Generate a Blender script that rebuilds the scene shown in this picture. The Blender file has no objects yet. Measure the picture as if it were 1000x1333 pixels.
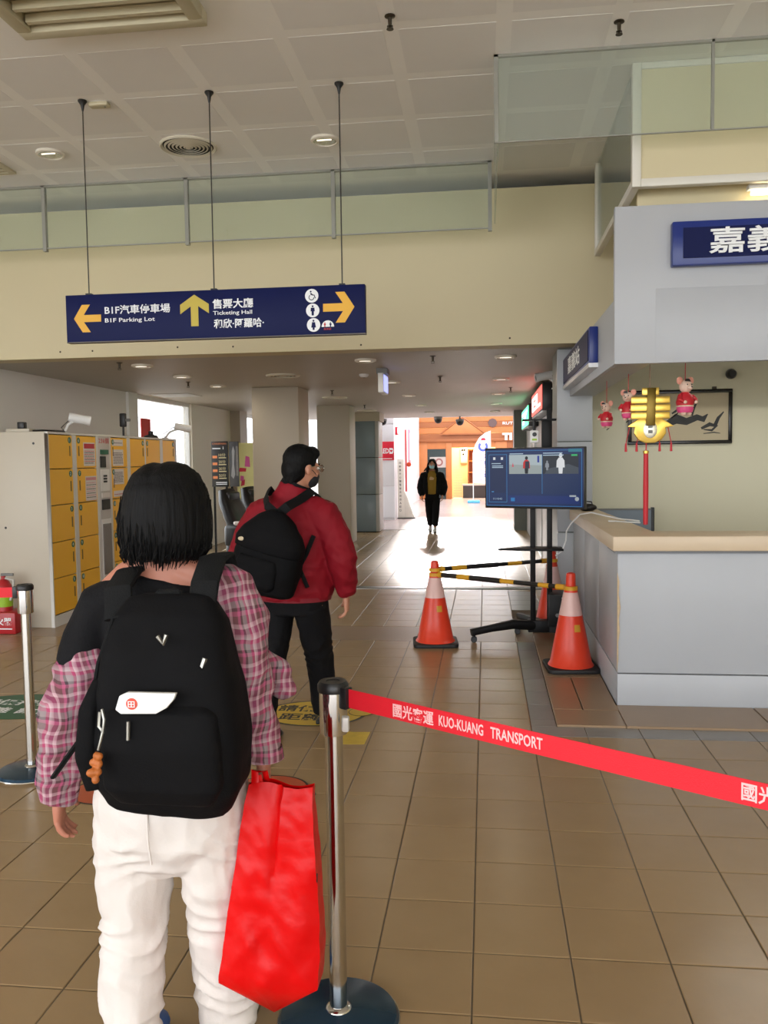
import bpy, bmesh, math, random
from mathutils import Vector, Matrix, noise, Quaternion
from mathutils.kdtree import KDTree
R = math.radians
random.seed(7)
S = bpy.context.scene
COL = S.collection

# ------------------------------------------------------------------ camera
FPX, YAW, PITCH, ROLL, CAMH = 1095.05, 0.120706, 0.062784, -0.0139102, 1.54789
cy, sy, cp, sp = math.cos(YAW), math.sin(YAW), math.cos(PITCH), math.sin(PITCH)
fw = Vector((-sy*cp, cy*cp, -sp)); rt = Vector((cy, sy, 0)); up = rt.cross(fw)
cr, sr = math.cos(ROLL), math.sin(ROLL)
r2 = rt*cr + up*sr; u2 = up*cr - rt*sr
cd = bpy.data.cameras.new('camera'); cam = bpy.data.objects.new('camera', cd); COL.objects.link(cam)
m = Matrix((r2, u2, -fw)).transposed().to_4x4(); m.translation = (0, 0, CAMH)
cam.matrix_world = m
cd.sensor_fit = 'HORIZONTAL'; cd.sensor_width = 36; cd.lens = 36*FPX/1000
cd.clip_start = 0.05; cd.clip_end = 300
S.camera = cam
S.view_settings.view_transform = 'Standard'; S.view_settings.look = 'None'
S.view_settings.gamma = 1; S.view_settings.use_curve_mapping = False
S.view_settings.exposure = 0.12

# ------------------------------------------------------------------ daylight
W = bpy.data.worlds.new('daylight'); S.world = W; W.use_nodes = True
bg = W.node_tree.nodes['Background']; bg.inputs[0].default_value = (0.93, 0.96, 1.0, 1); bg.inputs[1].default_value = 5.0
def portal(name, loc, rot, sx, sz):
    l = bpy.data.lights.new(name, 'AREA'); l.shape = 'RECTANGLE'; l.size = sx; l.size_y = sz
    l.cycles.is_portal = True
    o = bpy.data.objects.new(name, l); COL.objects.link(o); o.location = loc; o.rotation_euler = rot
    return o
portal('daylight_portal_entrance', (-1.5, -5.9, 2.0), (R(90), 0, 0), 15, 4)         # open front of the hall
portal('daylight_portal_side', (-8.9, -2.7, 2.0), (0, R(-90), 0), 4, 6.4)               # open left side of the hall
portal('daylight_portal_window', (-5.2, 17.4, 1.6), (0, R(-90), 0), 3.2, 19)           # corridor windows
portal('daylight_portal_skylight', (-1.0, 27.5, 4.9), (0, 0, 0), 7.4, 11.8)              # far hall roof light

sl = bpy.data.lights.new('sun', 'SUN'); sl.energy = 4.0; sl.angle = R(5); sl.color = (1.0, 0.95, 0.9)
sun = bpy.data.objects.new('sun', sl); COL.objects.link(sun); sun.rotation_euler = (R(-74.5), 0, R(4))     # low light from beyond the far hall

# ------------------------------------------------------------------ materials
MATS = {}
def nn(nt, t, **kw):
    n = nt.nodes.new(t)
    for k, v in kw.items(): setattr(n, k, v)
    return n
def mat(name, col, rough=0.5, metal=0.0, var=0.08, scale=6.0, bump=0.0, bscale=60.0, emit=0.0, ecol=None, spec=0.5, coat=0.0, trans=0.0):
    if name in MATS: return MATS[name]
    M = bpy.data.materials.new(name); M.use_nodes = True; nt = M.node_tree
    b = nt.nodes['Principled BSDF']
    b.inputs['Roughness'].default_value = rough; b.inputs['Metallic'].default_value = metal
    b.inputs['Specular IOR Level'].default_value = spec
    b.inputs['Coat Weight'].default_value = coat
    b.inputs['Transmission Weight'].default_value = trans
    tc = nn(nt, 'ShaderNodeTexCoord')
    n = nn(nt, 'ShaderNodeTexNoise'); n.inputs['Scale'].default_value = scale; n.inputs['Detail'].default_value = 4
    nt.links.new(tc.outputs['Object'], n.inputs['Vector'])
    mx = nn(nt, 'ShaderNodeMix', data_type='RGBA')
    c = Vector(col[:3])
    mx.inputs[6].default_value = (*(c*(1-var)), 1); mx.inputs[7].default_value = (*[min(1, v*(1+var)) for v in c], 1)
    nt.links.new(n.outputs['Fac'], mx.inputs[0]); nt.links.new(mx.outputs[2], b.inputs['Base Color'])
    if bump > 0:
        n2 = nn(nt, 'ShaderNodeTexNoise'); n2.inputs['Scale'].default_value = bscale; n2.inputs['Detail'].default_value = 3
        nt.links.new(tc.outputs['Object'], n2.inputs['Vector'])
        bp = nn(nt, 'ShaderNodeBump'); bp.inputs['Strength'].default_value = bump; bp.inputs['Distance'].default_value = 0.01
        nt.links.new(n2.outputs['Fac'], bp.inputs['Height']); nt.links.new(bp.outputs[0], b.inputs['Normal'])
    if emit > 0:
        b.inputs['Emission Color'].default_value = (*(ecol or col)[:3], 1); b.inputs['Emission Strength'].default_value = emit
    MATS[name] = M
    return M
def srgb(r, g, b):
    f = lambda v: (v/255/12.92) if v/255 <= 0.04045 else ((v/255+0.055)/1.055)**2.4
    return (f(r), f(g), f(b))
def glass(name, tint, refl=0.5, rough=0.0, body=0.0):
    M = bpy.data.materials.new(name); M.use_nodes = True; nt = M.node_tree
    nt.nodes.remove(nt.nodes['Principled BSDF']); out = nt.nodes['Material Output']
    tr = nn(nt, 'ShaderNodeBsdfTransparent'); tr.inputs[0].default_value = (*tint, 1)
    gl = nn(nt, 'ShaderNodeBsdfGlossy'); gl.inputs['Roughness'].default_value = rough
    fr = nn(nt, 'ShaderNodeFresnel'); fr.inputs[0].default_value = 1.45
    ml = nn(nt, 'ShaderNodeMath', operation='MULTIPLY'); ml.inputs[1].default_value = refl
    mx = nn(nt, 'ShaderNodeMixShader')
    nt.links.new(fr.outputs[0], ml.inputs[0]); nt.links.new(ml.outputs[0], mx.inputs[0])
    nt.links.new(tr.outputs[0], mx.inputs[1]); nt.links.new(gl.outputs[0], mx.inputs[2])
    last = mx
    if body > 0:
        df = nn(nt, 'ShaderNodeBsdfDiffuse'); df.inputs[0].default_value = (*[min(1, t*1.02) for t in tint], 1)
        m2 = nn(nt, 'ShaderNodeMixShader'); m2.inputs[0].default_value = body
        nt.links.new(mx.outputs[0], m2.inputs[1]); nt.links.new(df.outputs[0], m2.inputs[2]); last = m2
    nt.links.new(last.outputs[0], out.inputs[0])
    MATS[name] = M
    return M

# ------------------------------------------------------------------ mesh builder
class MB:
    def __init__(s): s.v = []; s.f = []; s.mi = []; s.cur = 0
    def add(s, vs, fs):
        o = len(s.v); s.v += [tuple(v) for v in vs]
        for f in fs: s.f.append(tuple(i+o for i in f)); s.mi.append(s.cur)
        return s
    def m(s, i): s.cur = i; return s
    def box(s, x0, x1, y0, y1, z0, z1):
        vs = [(x, y, z) for z in (z0, z1) for y in (y0, y1) for x in (x0, x1)]
        return s.add(vs, [(0, 2, 3, 1), (4, 5, 7, 6), (0, 1, 5, 4), (2, 6, 7, 3), (0, 4, 6, 2), (1, 3, 7, 5)])
    def obox(s, M, x0, x1, y0, y1, z0, z1):
        vs = [M @ Vector((x, y, z)) for z in (z0, z1) for y in (y0, y1) for x in (x0, x1)]
        return s.add(vs, [(0, 2, 3, 1), (4, 5, 7, 6), (0, 1, 5, 4), (2, 6, 7, 3), (0, 4, 6, 2), (1, 3, 7, 5)])
    def lathe(s, prof, c=(0, 0, 0), n=32, M=None, cap=True):
        M = M or Matrix.Translation(c); k = len(prof); vs = []
        for i in range(n):
            a = 2*math.pi*i/n
            for r, z in prof: vs.append(M @ Vector((r*math.cos(a), r*math.sin(a), z)))
        fs = []
        for i in range(n):
            j = (i+1) % n
            for q in range(k-1): fs.append((i*k+q, j*k+q, j*k+q+1, i*k+q+1))
        s.add(vs, fs)
        if not cap or prof[0] == prof[-1]: return s
        if prof[0][0] > 1e-5: s.add([vs[i*k] for i in range(n)], [tuple(reversed(range(n)))])
        if prof[-1][0] > 1e-5: s.add([vs[i*k+k-1] for i in range(n)], [tuple(range(n))])
        return s
    def tube(s, pts, r, n=8, cap=True, flat=None, side=None, expo=2.0):
        """tube along pts; r scalar or list; a radius may be (across, along side-normal)"""
        pts = [Vector(p) for p in pts]; N = len(pts)
        rs = r if isinstance(r, (list, tuple)) and len(r) == N else [r]*N
        tg = []
        for i in range(N):
            a = pts[max(0, i-1)]; b = pts[min(N-1, i+1)]; t = (b-a)
            tg.append(t.normalized() if t.length > 1e-9 else Vector((0, 0, 1)))
        if side is None:
            sd = Vector((1, 0, 0)) if abs(tg[0].x) < 0.8 else Vector((0, 1, 0))
        else: sd = Vector(side)
        vs = []
        for i in range(N):
            t = tg[i]; sd = (sd - t*sd.dot(t))
            if sd.length < 1e-6: sd = t.orthogonal()
            sd.normalize(); bn = t.cross(sd)
            rr = rs[i]; ra, rb = rr if isinstance(rr, (tuple, list)) else (rr, rr)
            for q in range(n):
                a = 2*math.pi*q/n; ca, sa = math.cos(a), math.sin(a)
                if expo != 2.0:
                    ca = math.copysign(abs(ca)**(2/expo), ca); sa = math.copysign(abs(sa)**(2/expo), sa)
                vs.append(pts[i] + sd*ra*ca + bn*rb*sa)
        fs = [(i*n+q, i*n+(q+1) % n, (i+1)*n+(q+1) % n, (i+1)*n+q) for i in range(N-1) for q in range(n)]
        if cap: fs += [tuple(reversed(range(n))), tuple((N-1)*n+q for q in range(n))]
        return s.add(vs, fs)
    def ell(s, c, r, nu=16, nv=10, M=None):
        c = Vector(c); vs = []; fs = []
        for j in range(nv+1):
            p = math.pi*j/nv
            for i in range(nu):
                a = 2*math.pi*i/nu
                v = Vector((r[0]*math.sin(p)*math.cos(a), r[1]*math.sin(p)*math.sin(a), r[2]*math.cos(p)))
                vs.append((M @ v if M else v) + c)
        for j in range(nv):
            for i in range(nu):
                k = (i+1) % nu; fs.append((j*nu+i, (j+1)*nu+i, (j+1)*nu+k, j*nu+k))
        return s.add(vs, fs)
    def prism(s, out, M, d):
        """polygon outline (x,y) in M's xy plane, thickness d along +z"""
        n = len(out)
        vs = [M @ Vector((x, y, 0)) for x, y in out] + [M @ Vector((x, y, d)) for x, y in out]
        return s.add(vs, [tuple(reversed(range(n))), tuple(range(n, 2*n))] + [(i, (i+1) % n, n+(i+1) % n, n+i) for i in range(n)])
    def build(s, name, mats, parent=None, smooth=False, bevel=0.0, ang=35, seg=2, kind=None, label=None):
        me = bpy.data.meshes.new(name); me.from_pydata(s.v, [], s.f)
        if not isinstance(mats, (list, tuple)): mats = [mats]
        for q in mats: me.materials.append(q)
        me.polygons.foreach_set('material_index', s.mi)
        bm = bmesh.new(); bm.from_mesh(me)
        bmesh.ops.remove_doubles(bm, verts=bm.verts, dist=1e-6)
        bmesh.ops.recalc_face_normals(bm, faces=bm.faces)
        if bevel > 0:
            es = [e for e in bm.edges if len(e.link_faces) == 2 and e.calc_face_angle(0) > R(30)]
            bmesh.ops.bevel(bm, geom=es, offset=bevel, segments=seg, profile=0.5, affect='EDGES', clamp_overlap=True)
        bm.to_mesh(me); bm.free()
        if smooth or bevel > 0:
            me.shade_smooth(); me.set_sharp_from_angle(angle=R(ang))
        o = bpy.data.objects.new(name, me); COL.objects.link(o)
        if parent: o.parent = parent
        if kind: o['kind'] = kind
        if label: o['label'] = label
        return o
def tag(o, label, cat, group=None):
    o['label'] = label; o['category'] = cat
    if group: o['group'] = group
    return o
def thing(name, label, cat, loc=(0, 0, 0), rz=0.0, group=None):
    o = bpy.data.objects.new(name, None); COL.objects.link(o); o.empty_display_size = 0.1
    o.location = loc; o.rotation_euler = (0, 0, rz)
    return tag(o, label, cat, group)
def struct(o): o['kind'] = 'structure'; return o
def sbox(name, m_, *b, parent=None, bevel=0.0):
    o = MB().box(*b).build(name, m_, parent, bevel=bevel)
    if not parent: struct(o)
    return o
def dup(root, loc=None, rz=None, label=None, group=None):
    r = root.copy(); COL.objects.link(r)
    if loc is not None: r.location = loc
    if rz is not None: r.rotation_euler = (0, 0, rz)
    if label: r['label'] = label
    if group: r['group'] = group
    for ch in list(root.children):
        c = ch.copy(); COL.objects.link(c); c.parent = r
        for g in list(ch.children):
            d = g.copy(); COL.objects.link(d); d.parent = c
    return r
def face_matrix(origin, xdir, ydir):
    x = Vector(xdir).normalized(); y = Vector(ydir); y = (y - x*y.dot(x)).normalized(); z = x.cross(y)
    M = Matrix((x, y, z)).transposed().to_4x4(); M.translation = origin
    return M
def text(body, size, M, material, parent, name='lettering', ext=0.0008, bold=0.0, align='LEFT', width=None, xs=1.0, shear=0.0, height=None):
    """flat lettering; M maps the text plane (x right, y up) into the parent's space"""
    cu = bpy.data.curves.new('t', 'FONT'); cu.body = body; cu.size = size; cu.extrude = ext; cu.offset = bold
    cu.align_x = align; cu.resolution_u = 2; cu.shear = shear
    o = bpy.data.objects.new('t', cu); COL.objects.link(o)
    dg = bpy.context.evaluated_depsgraph_get(); dg.update()
    me = bpy.data.meshes.new_from_object(o.evaluated_get(dg)); me.name = name
    bpy.data.objects.remove(o); bpy.data.curves.remove(cu)
    if len(me.vertices):
        x0 = min(v.co.x for v in me.vertices); x1 = max(v.co.x for v in me.vertices)
        if width: xs = width/max(1e-6, (x1-x0))
        ys = 1.0
        if height:
            y0 = min(v.co.y for v in me.vertices); y1 = max(v.co.y for v in me.vertices); ys = height/max(1e-6, y1-y0)
            for v in me.vertices: v.co.y = (v.co.y-y0)*ys
        off = x0 if align == 'LEFT' else 0
        for v in me.vertices: v.co.x = (v.co.x-off)*xs
    me.transform(M)
    me.materials.clear(); me.materials.append(material)
    b = bpy.data.objects.new(name, me); COL.objects.link(b)
    if parent: b.parent = parent
    return b
FRONT = lambda o: face_matrix(o, (1, 0, 0), (0, 0, 1))          # plane facing the camera side (-y)
# ------------------------------------------------------------------ shared materials
def tile_material(name, c0, c1, rough):
    M = bpy.data.materials.new(name); M.use_nodes = True; nt = M.node_tree; b = nt.nodes['Principled BSDF']
    g = nn(nt, 'ShaderNodeNewGeometry')
    sub = nn(nt, 'ShaderNodeVectorMath', operation='SUBTRACT'); sub.inputs[1].default_value = (-0.0476, 2.5587, -1)
    div = nn(nt, 'ShaderNodeVectorMath', operation='DIVIDE'); div.inputs[1].default_value = (0.3, 0.3, 100)
    fl = nn(nt, 'ShaderNodeVectorMath', operation='FLOOR')
    wn = nn(nt, 'ShaderNodeTexWhiteNoise', noise_dimensions='3D')
    n = nn(nt, 'ShaderNodeTexNoise'); n.inputs['Scale'].default_value = 5; n.inputs['Detail'].default_value = 5
    mx = nn(nt, 'ShaderNodeMath', operation='MULTIPLY_ADD'); mx.inputs[1].default_value = 0.35
    sc = nn(nt, 'ShaderNodeMath', operation='MULTIPLY'); sc.inputs[1].default_value = 0.65
    mc = nn(nt, 'ShaderNodeMix', data_type='RGBA'); mc.inputs[6].default_value = (*c0, 1); mc.inputs[7].default_value = (*c1, 1)
    L = nt.links.new
    L(g.outputs['Position'], sub.inputs[0]); L(sub.outputs[0], div.inputs[0]); L(div.outputs[0], fl.inputs[0]); L(fl.outputs[0], wn.inputs[0])
    L(g.outputs['Position'], n.inputs['Vector']); L(n.outputs['Fac'], sc.inputs[0])
    L(wn.outputs['Value'], mx.inputs[0]); L(sc.outputs[0], mx.inputs[2]); L(mx.outputs[0], mc.inputs[0]); L(mc.outputs[2], b.inputs['Base Color'])
    n2 = nn(nt, 'ShaderNodeTexNoise'); n2.inputs['Scale'].default_value = 14; n2.inputs['Detail'].default_value = 2
    L(g.outputs['Position'], n2.inputs['Vector'])
    bp = nn(nt, 'ShaderNodeBump'); bp.inputs['Strength'].default_value = 0.12; bp.inputs['Distance'].default_value = 0.01
    L(n2.outputs['Fac'], bp.inputs['Height']); L(bp.outputs[0], b.inputs['Normal'])
    b.inputs['Roughness'].default_value = rough; b.inputs['Specular IOR Level'].default_value = 0.5
    MATS[name] = M
    return M
TILE = tile_material('beige_floor_tile', srgb(146, 120, 86), srgb(162, 136, 100), 0.27)
TILEG = tile_material('grey_floor_tile', srgb(122, 118, 114), srgb(138, 133, 128), 0.30)
GROUT = mat('floor_grout', srgb(92, 80, 62), 0.8)
SLAB = mat('brown_stone_slab', srgb(146, 122, 96), 0.32, var=0.1, scale=3)
CREAM = mat('cream_wall_paint', srgb(214, 202, 166), 0.6, var=0.03, scale=1.5)
OFFICE = mat('pale_olive_wall_paint', srgb(222, 217, 190), 0.6, var=0.03, scale=1.5)
CEIL = mat('ceiling_board', srgb(238, 237, 235), 0.7, var=0.03, scale=2)
CEILJ = mat('ceiling_joint_plaster', srgb(248, 247, 244), 0.7, var=0.03, scale=2)
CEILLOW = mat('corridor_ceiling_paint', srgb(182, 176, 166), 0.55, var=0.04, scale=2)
WALLG = mat('light_grey_wall_paint', srgb(240, 239, 235), 0.6, var=0.03, scale=1.5)
PILLAR = mat('pillar_paint', srgb(178, 168, 150), 0.5, var=0.03, scale=2)
GREYP = mat('grey_metal_cladding', srgb(176, 180, 184), 0.35, var=0.05, scale=3)
GREYD = mat('dark_green_grey_wall', srgb(104, 110, 104), 0.45, var=0.06, scale=2)
BLUEG = mat('blue_grey_cladding', srgb(120, 134, 142), 0.35, var=0.05, scale=2)
WHITEP = mat('white_cladding', srgb(226, 226, 230), 0.35, var=0.03, scale=2)
DARK = mat('dark_void', srgb(52, 52, 48), 0.9)
FRAMEW = mat('white_trim', srgb(222, 218, 208), 0.4, var=0.03)
ALU = mat('aluminium', srgb(170, 170, 165), 0.35, 0.8)
BLACK = mat('black_plastic', srgb(22, 22, 24), 0.4)
BLACKM = mat('black_powder_coat', srgb(10, 10, 11), 0.5, spec=0.3)
STEEL = mat('polished_steel', srgb(205, 202, 196), 0.12, 1.0, var=0.02)
CHROME = mat('chrome', srgb(225, 225, 225), 0.08, 1.0, var=0.01)
WHITE = mat('white_plastic', srgb(228, 228, 226), 0.4, var=0.02)
WINGLASS = glass('window_glass', (0.97, 0.98, 0.98), 0.6)
SMOKE = glass('smoke_screen_glass', (0.91, 0.945, 0.915), 0.6, body=0.09)

# ------------------------------------------------------------------ floor
G0X, G0Y, T = -0.0476, 2.5587, 0.3
floor = struct(MB().box(-9, 6, -6, 18.29, -0.12, -0.003).build('floor', GROUT))
def tile_mesh(name, m_):
    b = MB(); h = T/2-0.0022; c = 0.003
    b.add([(-h, -h, -0.02), (h, -h, -0.02), (h, h, -0.02), (-h, h, -0.02),
           (-h, -h, -c*0.5), (h, -h, -c*0.5), (h, h, -c*0.5), (-h, h, -c*0.5),
           (-h+c, -h+c, 0), (h-c, -h+c, 0), (h-c, h-c, 0), (-h+c, h-c, 0)],
          [(0, 1, 5, 4), (1, 2, 6, 5), (2, 3, 7, 6), (3, 0, 4, 7), (4, 5, 9, 8), (5, 6, 10, 9), (6, 7, 11, 10), (7, 4, 8, 11), (8, 9, 10, 11)])
    o = b.build(name, m_); me = o.data; bpy.data.objects.remove(o); return me, b
tm, tb = tile_mesh('floor_tile', TILE)
tg, _ = tile_mesh('grey_floor_tile', TILEG)
def inframe(x, y):
    v = Vector((x, y, -CAMH)); d = v.dot(fw)
    return d > 0.3 and abs(v.dot(r2)/d) < 520/FPX and abs(v.dot(u2)/d) < 690/FPX
SLAB_Y0, SLAB_Y1 = 7.0587, 7.6587
cells = []
for i in range(-30, 21):
    for j in range(-29, 101):
        x = G0X+T*(i+0.5); y = G0Y+T*(j+0.5)
        if SLAB_Y0 < y < SLAB_Y1: continue
        if x > 0.40 and 4.80 < y < 8.7: continue                       # stone border around the counter
        grey = 0.25 < x < 0.55 and 8.6 < y < 9.9
        if x > 0.25 and 4.66 < y < 8.7: continue
        if y > 18.3: continue
        cells.append((x, y, grey))
vis = sorted((c for c in cells if inframe(c[0], c[1])), key=lambda c: c[0]**2+c[1]**2)
near = vis[:296]; nearset = {(c[0], c[1]) for c in near}
for x, y, grey in near:
    o = bpy.data.objects.new('tile', tg if grey else tm); COL.objects.link(o); o.parent = floor
    o.location = (x, y, random.uniform(-0.0006, 0.0004))
hb = MB().box(-0.0728+0.002, 0.0728-0.002, -0.148, 0.148, -0.02, 0.0); hm = hb.build('grey_floor_tile', TILEG, floor, bevel=0.002, seg=1)
hm.name = 'tile'; hm.location = (0.3252, 4.9587+0.15-0.3+0.15, 0)
hm.location.y = 4.8087+0.3
for k in range(2, 11):
    o = hm.copy(); COL.objects.link(o); o.parent = floor; o.location = (0.3252, 4.8087+0.3*k, 0)
    if SLAB_Y0 < o.location.y < SLAB_Y1: bpy.data.objects.remove(o)
hq = MB().box(-0.148, 0.148, -0.083, 0.083, -0.02, 0.0).build('grey_floor_tile', TILEG, floor, bevel=0.002, seg=1); hq.name = 'tile'; hq.location = (0.4024, 4.744, 0)
for k in range(1, 12):
    o = hq.copy(); COL.objects.link(o); o.parent = floor; o.location = (0.4024+0.3*k, 4.744, 0)
hr = MB().box(-0.0728+0.002, 0.0728-0.002, -0.148, 0.148, -0.02, 0.0).build('grey_floor_tile', TILEG, floor, bevel=0.002, seg=1); hr.name = 'tile'; hr.location = (0.3252, 4.9787, 0); hr.scale.y = 0.43; hr.location.y = 4.894
# pale polished floor of the far hall
PALE = tile_material('pale_pink_tile', srgb(170, 152, 147), srgb(186, 168, 162), 0.22)
ff = struct(MB().box(-9, 6, 18.3, 33, -0.1, -0.0025).build('floor_far', GROUT)); b = MB()
for i in range(-15, 10):
    for j in range(0, 25): b.box(i*0.6+0.002, i*0.6+0.598, 18.3+j*0.6, 18.3+j*0.6+0.597, -0.02, 0.0)
b.build('tile_field', PALE, ff, kind='stuff')
for g_, m_, nm in ((False, TILE, 'tile_field'), (True, TILEG, 'grey_tile_field')):
    b = MB()
    for x, y, grey in cells:
        if grey == g_ and (x, y) not in nearset:
            b.add([(vx+x, vy+y, vz) for vx, vy, vz in tb.v], tb.f)
    b.build(nm, m_, floor, kind='stuff')
x = -9.0
while x < 5.9:
    MB().box(x+0.002, min(6, x+1.2)-0.002, SLAB_Y0+0.003, SLAB_Y1-0.003, -0.02, 0.0).build('stone_slab', SLAB, floor, bevel=0.002, seg=1)
    x += 1.2
struct(MB().box(-5.0, 0.85, 9.90, 10.08, -0.01, 0.006).build('trim_1', mat('brushed_threshold', srgb(120, 118, 112), 0.3, 0.6), bevel=0.002))
# stone border round the counter
plinth = [(0.40, 0.79, 4.83, 5.13), (0.79, 1.6, 4.83, 5.245), (1.604, 2.6, 4.83, 5.245), (2.604, 4.0, 4.83, 5.245), (0.40, 0.58, 5.134, 5.9), (0.584, 0.795, 5.134, 5.9), (0.40, 0.795, 5.904, 6.9), (0.40, 0.795, 6.904, 8.0)]
pl = struct(MB().box(0.40, 4.0, 4.83, 8.7, -0.02, -0.001).build('trim_2', GROUT))
for q in plinth: MB().box(q[0], q[1]-0.003, q[2], q[3], -0.01, 0.012).build('stone_slab', SLAB, pl, bevel=0.003, seg=1)

# ------------------------------------------------------------------ hall and corridor shell
ZT, ZC, YF = 4.0, 2.54, 7.6
ceil = struct(MB().box(-9, 6, -6, 8.3, ZT+0.0012, ZT+0.2).build('ceiling', CEILJ))
P = 0.645
for i in range(-11, 12):
    for j in range(-15, 5):
        x0 = -1.17+P*i; y0 = 4.91+P*j
        if y0+P > YF+0.3 or x0 < -9 or x0+P > 6: continue
        a, b_, c_, d_ = x0+0.045, x0+P-0.045, y0+0.045, y0+P-0.045
        if a < -1.45 and b_ > -2.6 and c_ < 4.62 and d_ > 3.7: continue   # opening of the ceiling hatch
        o = MB().box(a, b_, c_, d_, ZT, ZT+0.012).build('ceiling_board', CEIL, ceil)
        if j < -6: bpy.data.objects.remove(o)
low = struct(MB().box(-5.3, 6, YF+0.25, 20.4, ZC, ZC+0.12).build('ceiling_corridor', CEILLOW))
b = MB().box(-9, 6, YF, YF+0.25, ZC, 3.90).build('wall_above_corridor', CREAM); struct(b)
sbox('wall_ceiling_recess', DARK, -9, 6, 8.15, 8.3, ZC+0.12, ZT+0.01)  # back of the slot coloured dark to stand in for its shade
sbox('wall_left_return', mat('warm_grey_wall_paint', srgb(196, 190, 176), 0.6, var=0.03), -9, -5.0, YF, YF+0.25, 0, ZC)
sbox('wall_left', WALLG, -5.15, -5.0, YF+0.25, 11.35, 0, ZC)
sbox('wall_left_pier', WALLG, -5.15, -4.96, 11.35, 11.66, 0, ZC)
sbox('wall_left_far', mat('pale_cream_paint', srgb(240, 236, 222), 0.6, var=0.02), -5.15, -5.0, 14.0, 16.2, 0, ZC)
sbox('wall_left_column', PILLAR, -5.25, -4.8, 16.2, 16.7, 0, ZC)
sbox('baseboard_left', mat('brown_base', srgb(104, 88, 70), 0.5), -5.0, -4.985, YF+0.01, 11.35, 0, 0.1)
sbox('wall_light_block_left', WALLG, -9.15, -9, 0.5, YF+0.25, 0, ZT)  # unseen wall added to cut side daylight falling on the locker end
for k, (y0, y1, n) in enumerate(((11.66, 14.0, 1), (16.7, 21.1, 2), (21.3, 27.0, 3))):
    w = struct(thing('window_%d' % (k+1), 'tall bright window', 'window')); del w['category']; del w['label']
    fr = MB(); h = ZC if k < 2 else 3.4
    fr.box(-5.12, -5.04, y0, y1, 0, 0.09).box(-5.12, -5.04, y0, y1, h-0.06, h)
    for q in range(n+1):
        yy = y0+(y1-y0)*q/n; fr.box(-5.12, -5.04, max(y0, yy-0.03), min(y1, yy+0.03), 0.09, h-0.06)
    fr.build('window_frame', WHITE, w)
    for q in range(n):
        ya = y0+(y1-y0)*q/n+0.03; yb = y0+(y1-y0)*(q+1)/n-0.03
        MB().box(-5.084, -5.076, ya, yb, 0.09, h-0.06).build('pane', WINGLASS, w)
# ground outside
struct(MB().box(-60, 60, -60, 90, -0.3, -0.13).build('ground', mat('outdoor_paving', srgb(214, 212, 206), 0.8)))

wf = bpy.data.objects['wall_above_corridor']
for x, z in ((-3.98, 2.60), (-3.66, 2.60), (-2.83, 2.61), (-2.30, 2.60), (-1.11, 2.58), (0.22, 2.60)):
    MB().lathe([(0.009, 0.0), (0.009, 0.0008)], M=FRONT((x, YF-0.0002, z)), n=10).build('screw_hole', mat('screw_dark', srgb(70, 60, 44), 0.7), wf)
# pillars of the corridor
def pillar(name, x0, x1, y0, y1, z1, m_):
    return struct(MB().box(x0, x1, y0, y1, 0, z1).build(name, m_, bevel=0.012))
pillar('pillar_cream', -3.15, -2.50, 11.2, 11.85, ZC, PILLAR)
pillar('pillar_cream', -3.06, -2.45, 15.2, 15.85, ZC, PILLAR)
gp = struct(MB().box(-2.85, -2.32, 17.66, 18.3, 0, 2.35).build('pillar_grey', DARK))
for z0, z1 in ((0.02, 0.80), (0.81, 1.58), (1.59, 2.35)):
    MB().box(-2.86, -2.31, 17.63, 17.70, z0, z1).build('cladding_panel', BLUEG, gp, bevel=0.006)
    MB().box(-2.33, -2.235, 17.65, 18.32, z0, z1).build('cladding_panel', mat('pale_grey_cladding', srgb(190, 186, 184), 0.4), gp, bevel=0.006)
sbox('trim_4', PILLAR, -3.3, -2.2, 17.6, 18.35, 2.35, ZC)
sbox('trim_5', WHITE, -2.95, -2.90, 17.6, 17.66, 0, ZC)
# right hand side of the corridor
col = struct(MB().box(0.67, 0.975, 7.96, 8.62, 0, ZC).build('pillar_counter', GREYD))
for z0, z1 in ((0.02, 0.84), (0.85, 1.68), (1.69, ZC-0.01)):
    MB().box(0.66, 0.98, 7.945, 7.965, z0, z1).build('cladding_panel', GREYP, col, bevel=0.004)
sbox('wall_right', mat('grey_corridor_wall', srgb(150, 148, 142), 0.45), 0.86, 1.0, 8.6, 18.0, 0, ZC)
sbox('wall_right_end', GREYD, 0.60, 1.0, 18.0, 18.6, 0, ZC)
for k, (y0, y1) in enumerate(((9.1, 10.0), (11.6, 12.9), (14.6, 15.6))):
    d = struct(MB().box(0.845, 0.862, y0+0.06, y1-0.06, 0.0, 2.05).build('door_%d' % (k+1), mat('white_door', srgb(206, 204, 200), 0.4), bevel=0.004))
    fr = MB().box(0.83, 0.862, y0, y0+0.06, 0, 2.11).box(0.83, 0.862, y1-0.06, y1, 0, 2.11).box(0.83, 0.862, y0, y1, 2.05, 2.11)
    fr.build('door_frame', ALU, d); MB().tube([(0.82, y0+0.12, 1.0), (0.82, y0+0.22, 1.0)], 0.01).build('door_handle', STEEL, d, smooth=True)
# office behind the counter
sbox('wall_office', OFFICE, 0.975, 6, 8.62, 8.75, 0, ZC)
sbox('wall_right_hall', OFFICE, 6, 6.15, -6, 8.7, 0, ZT)

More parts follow.
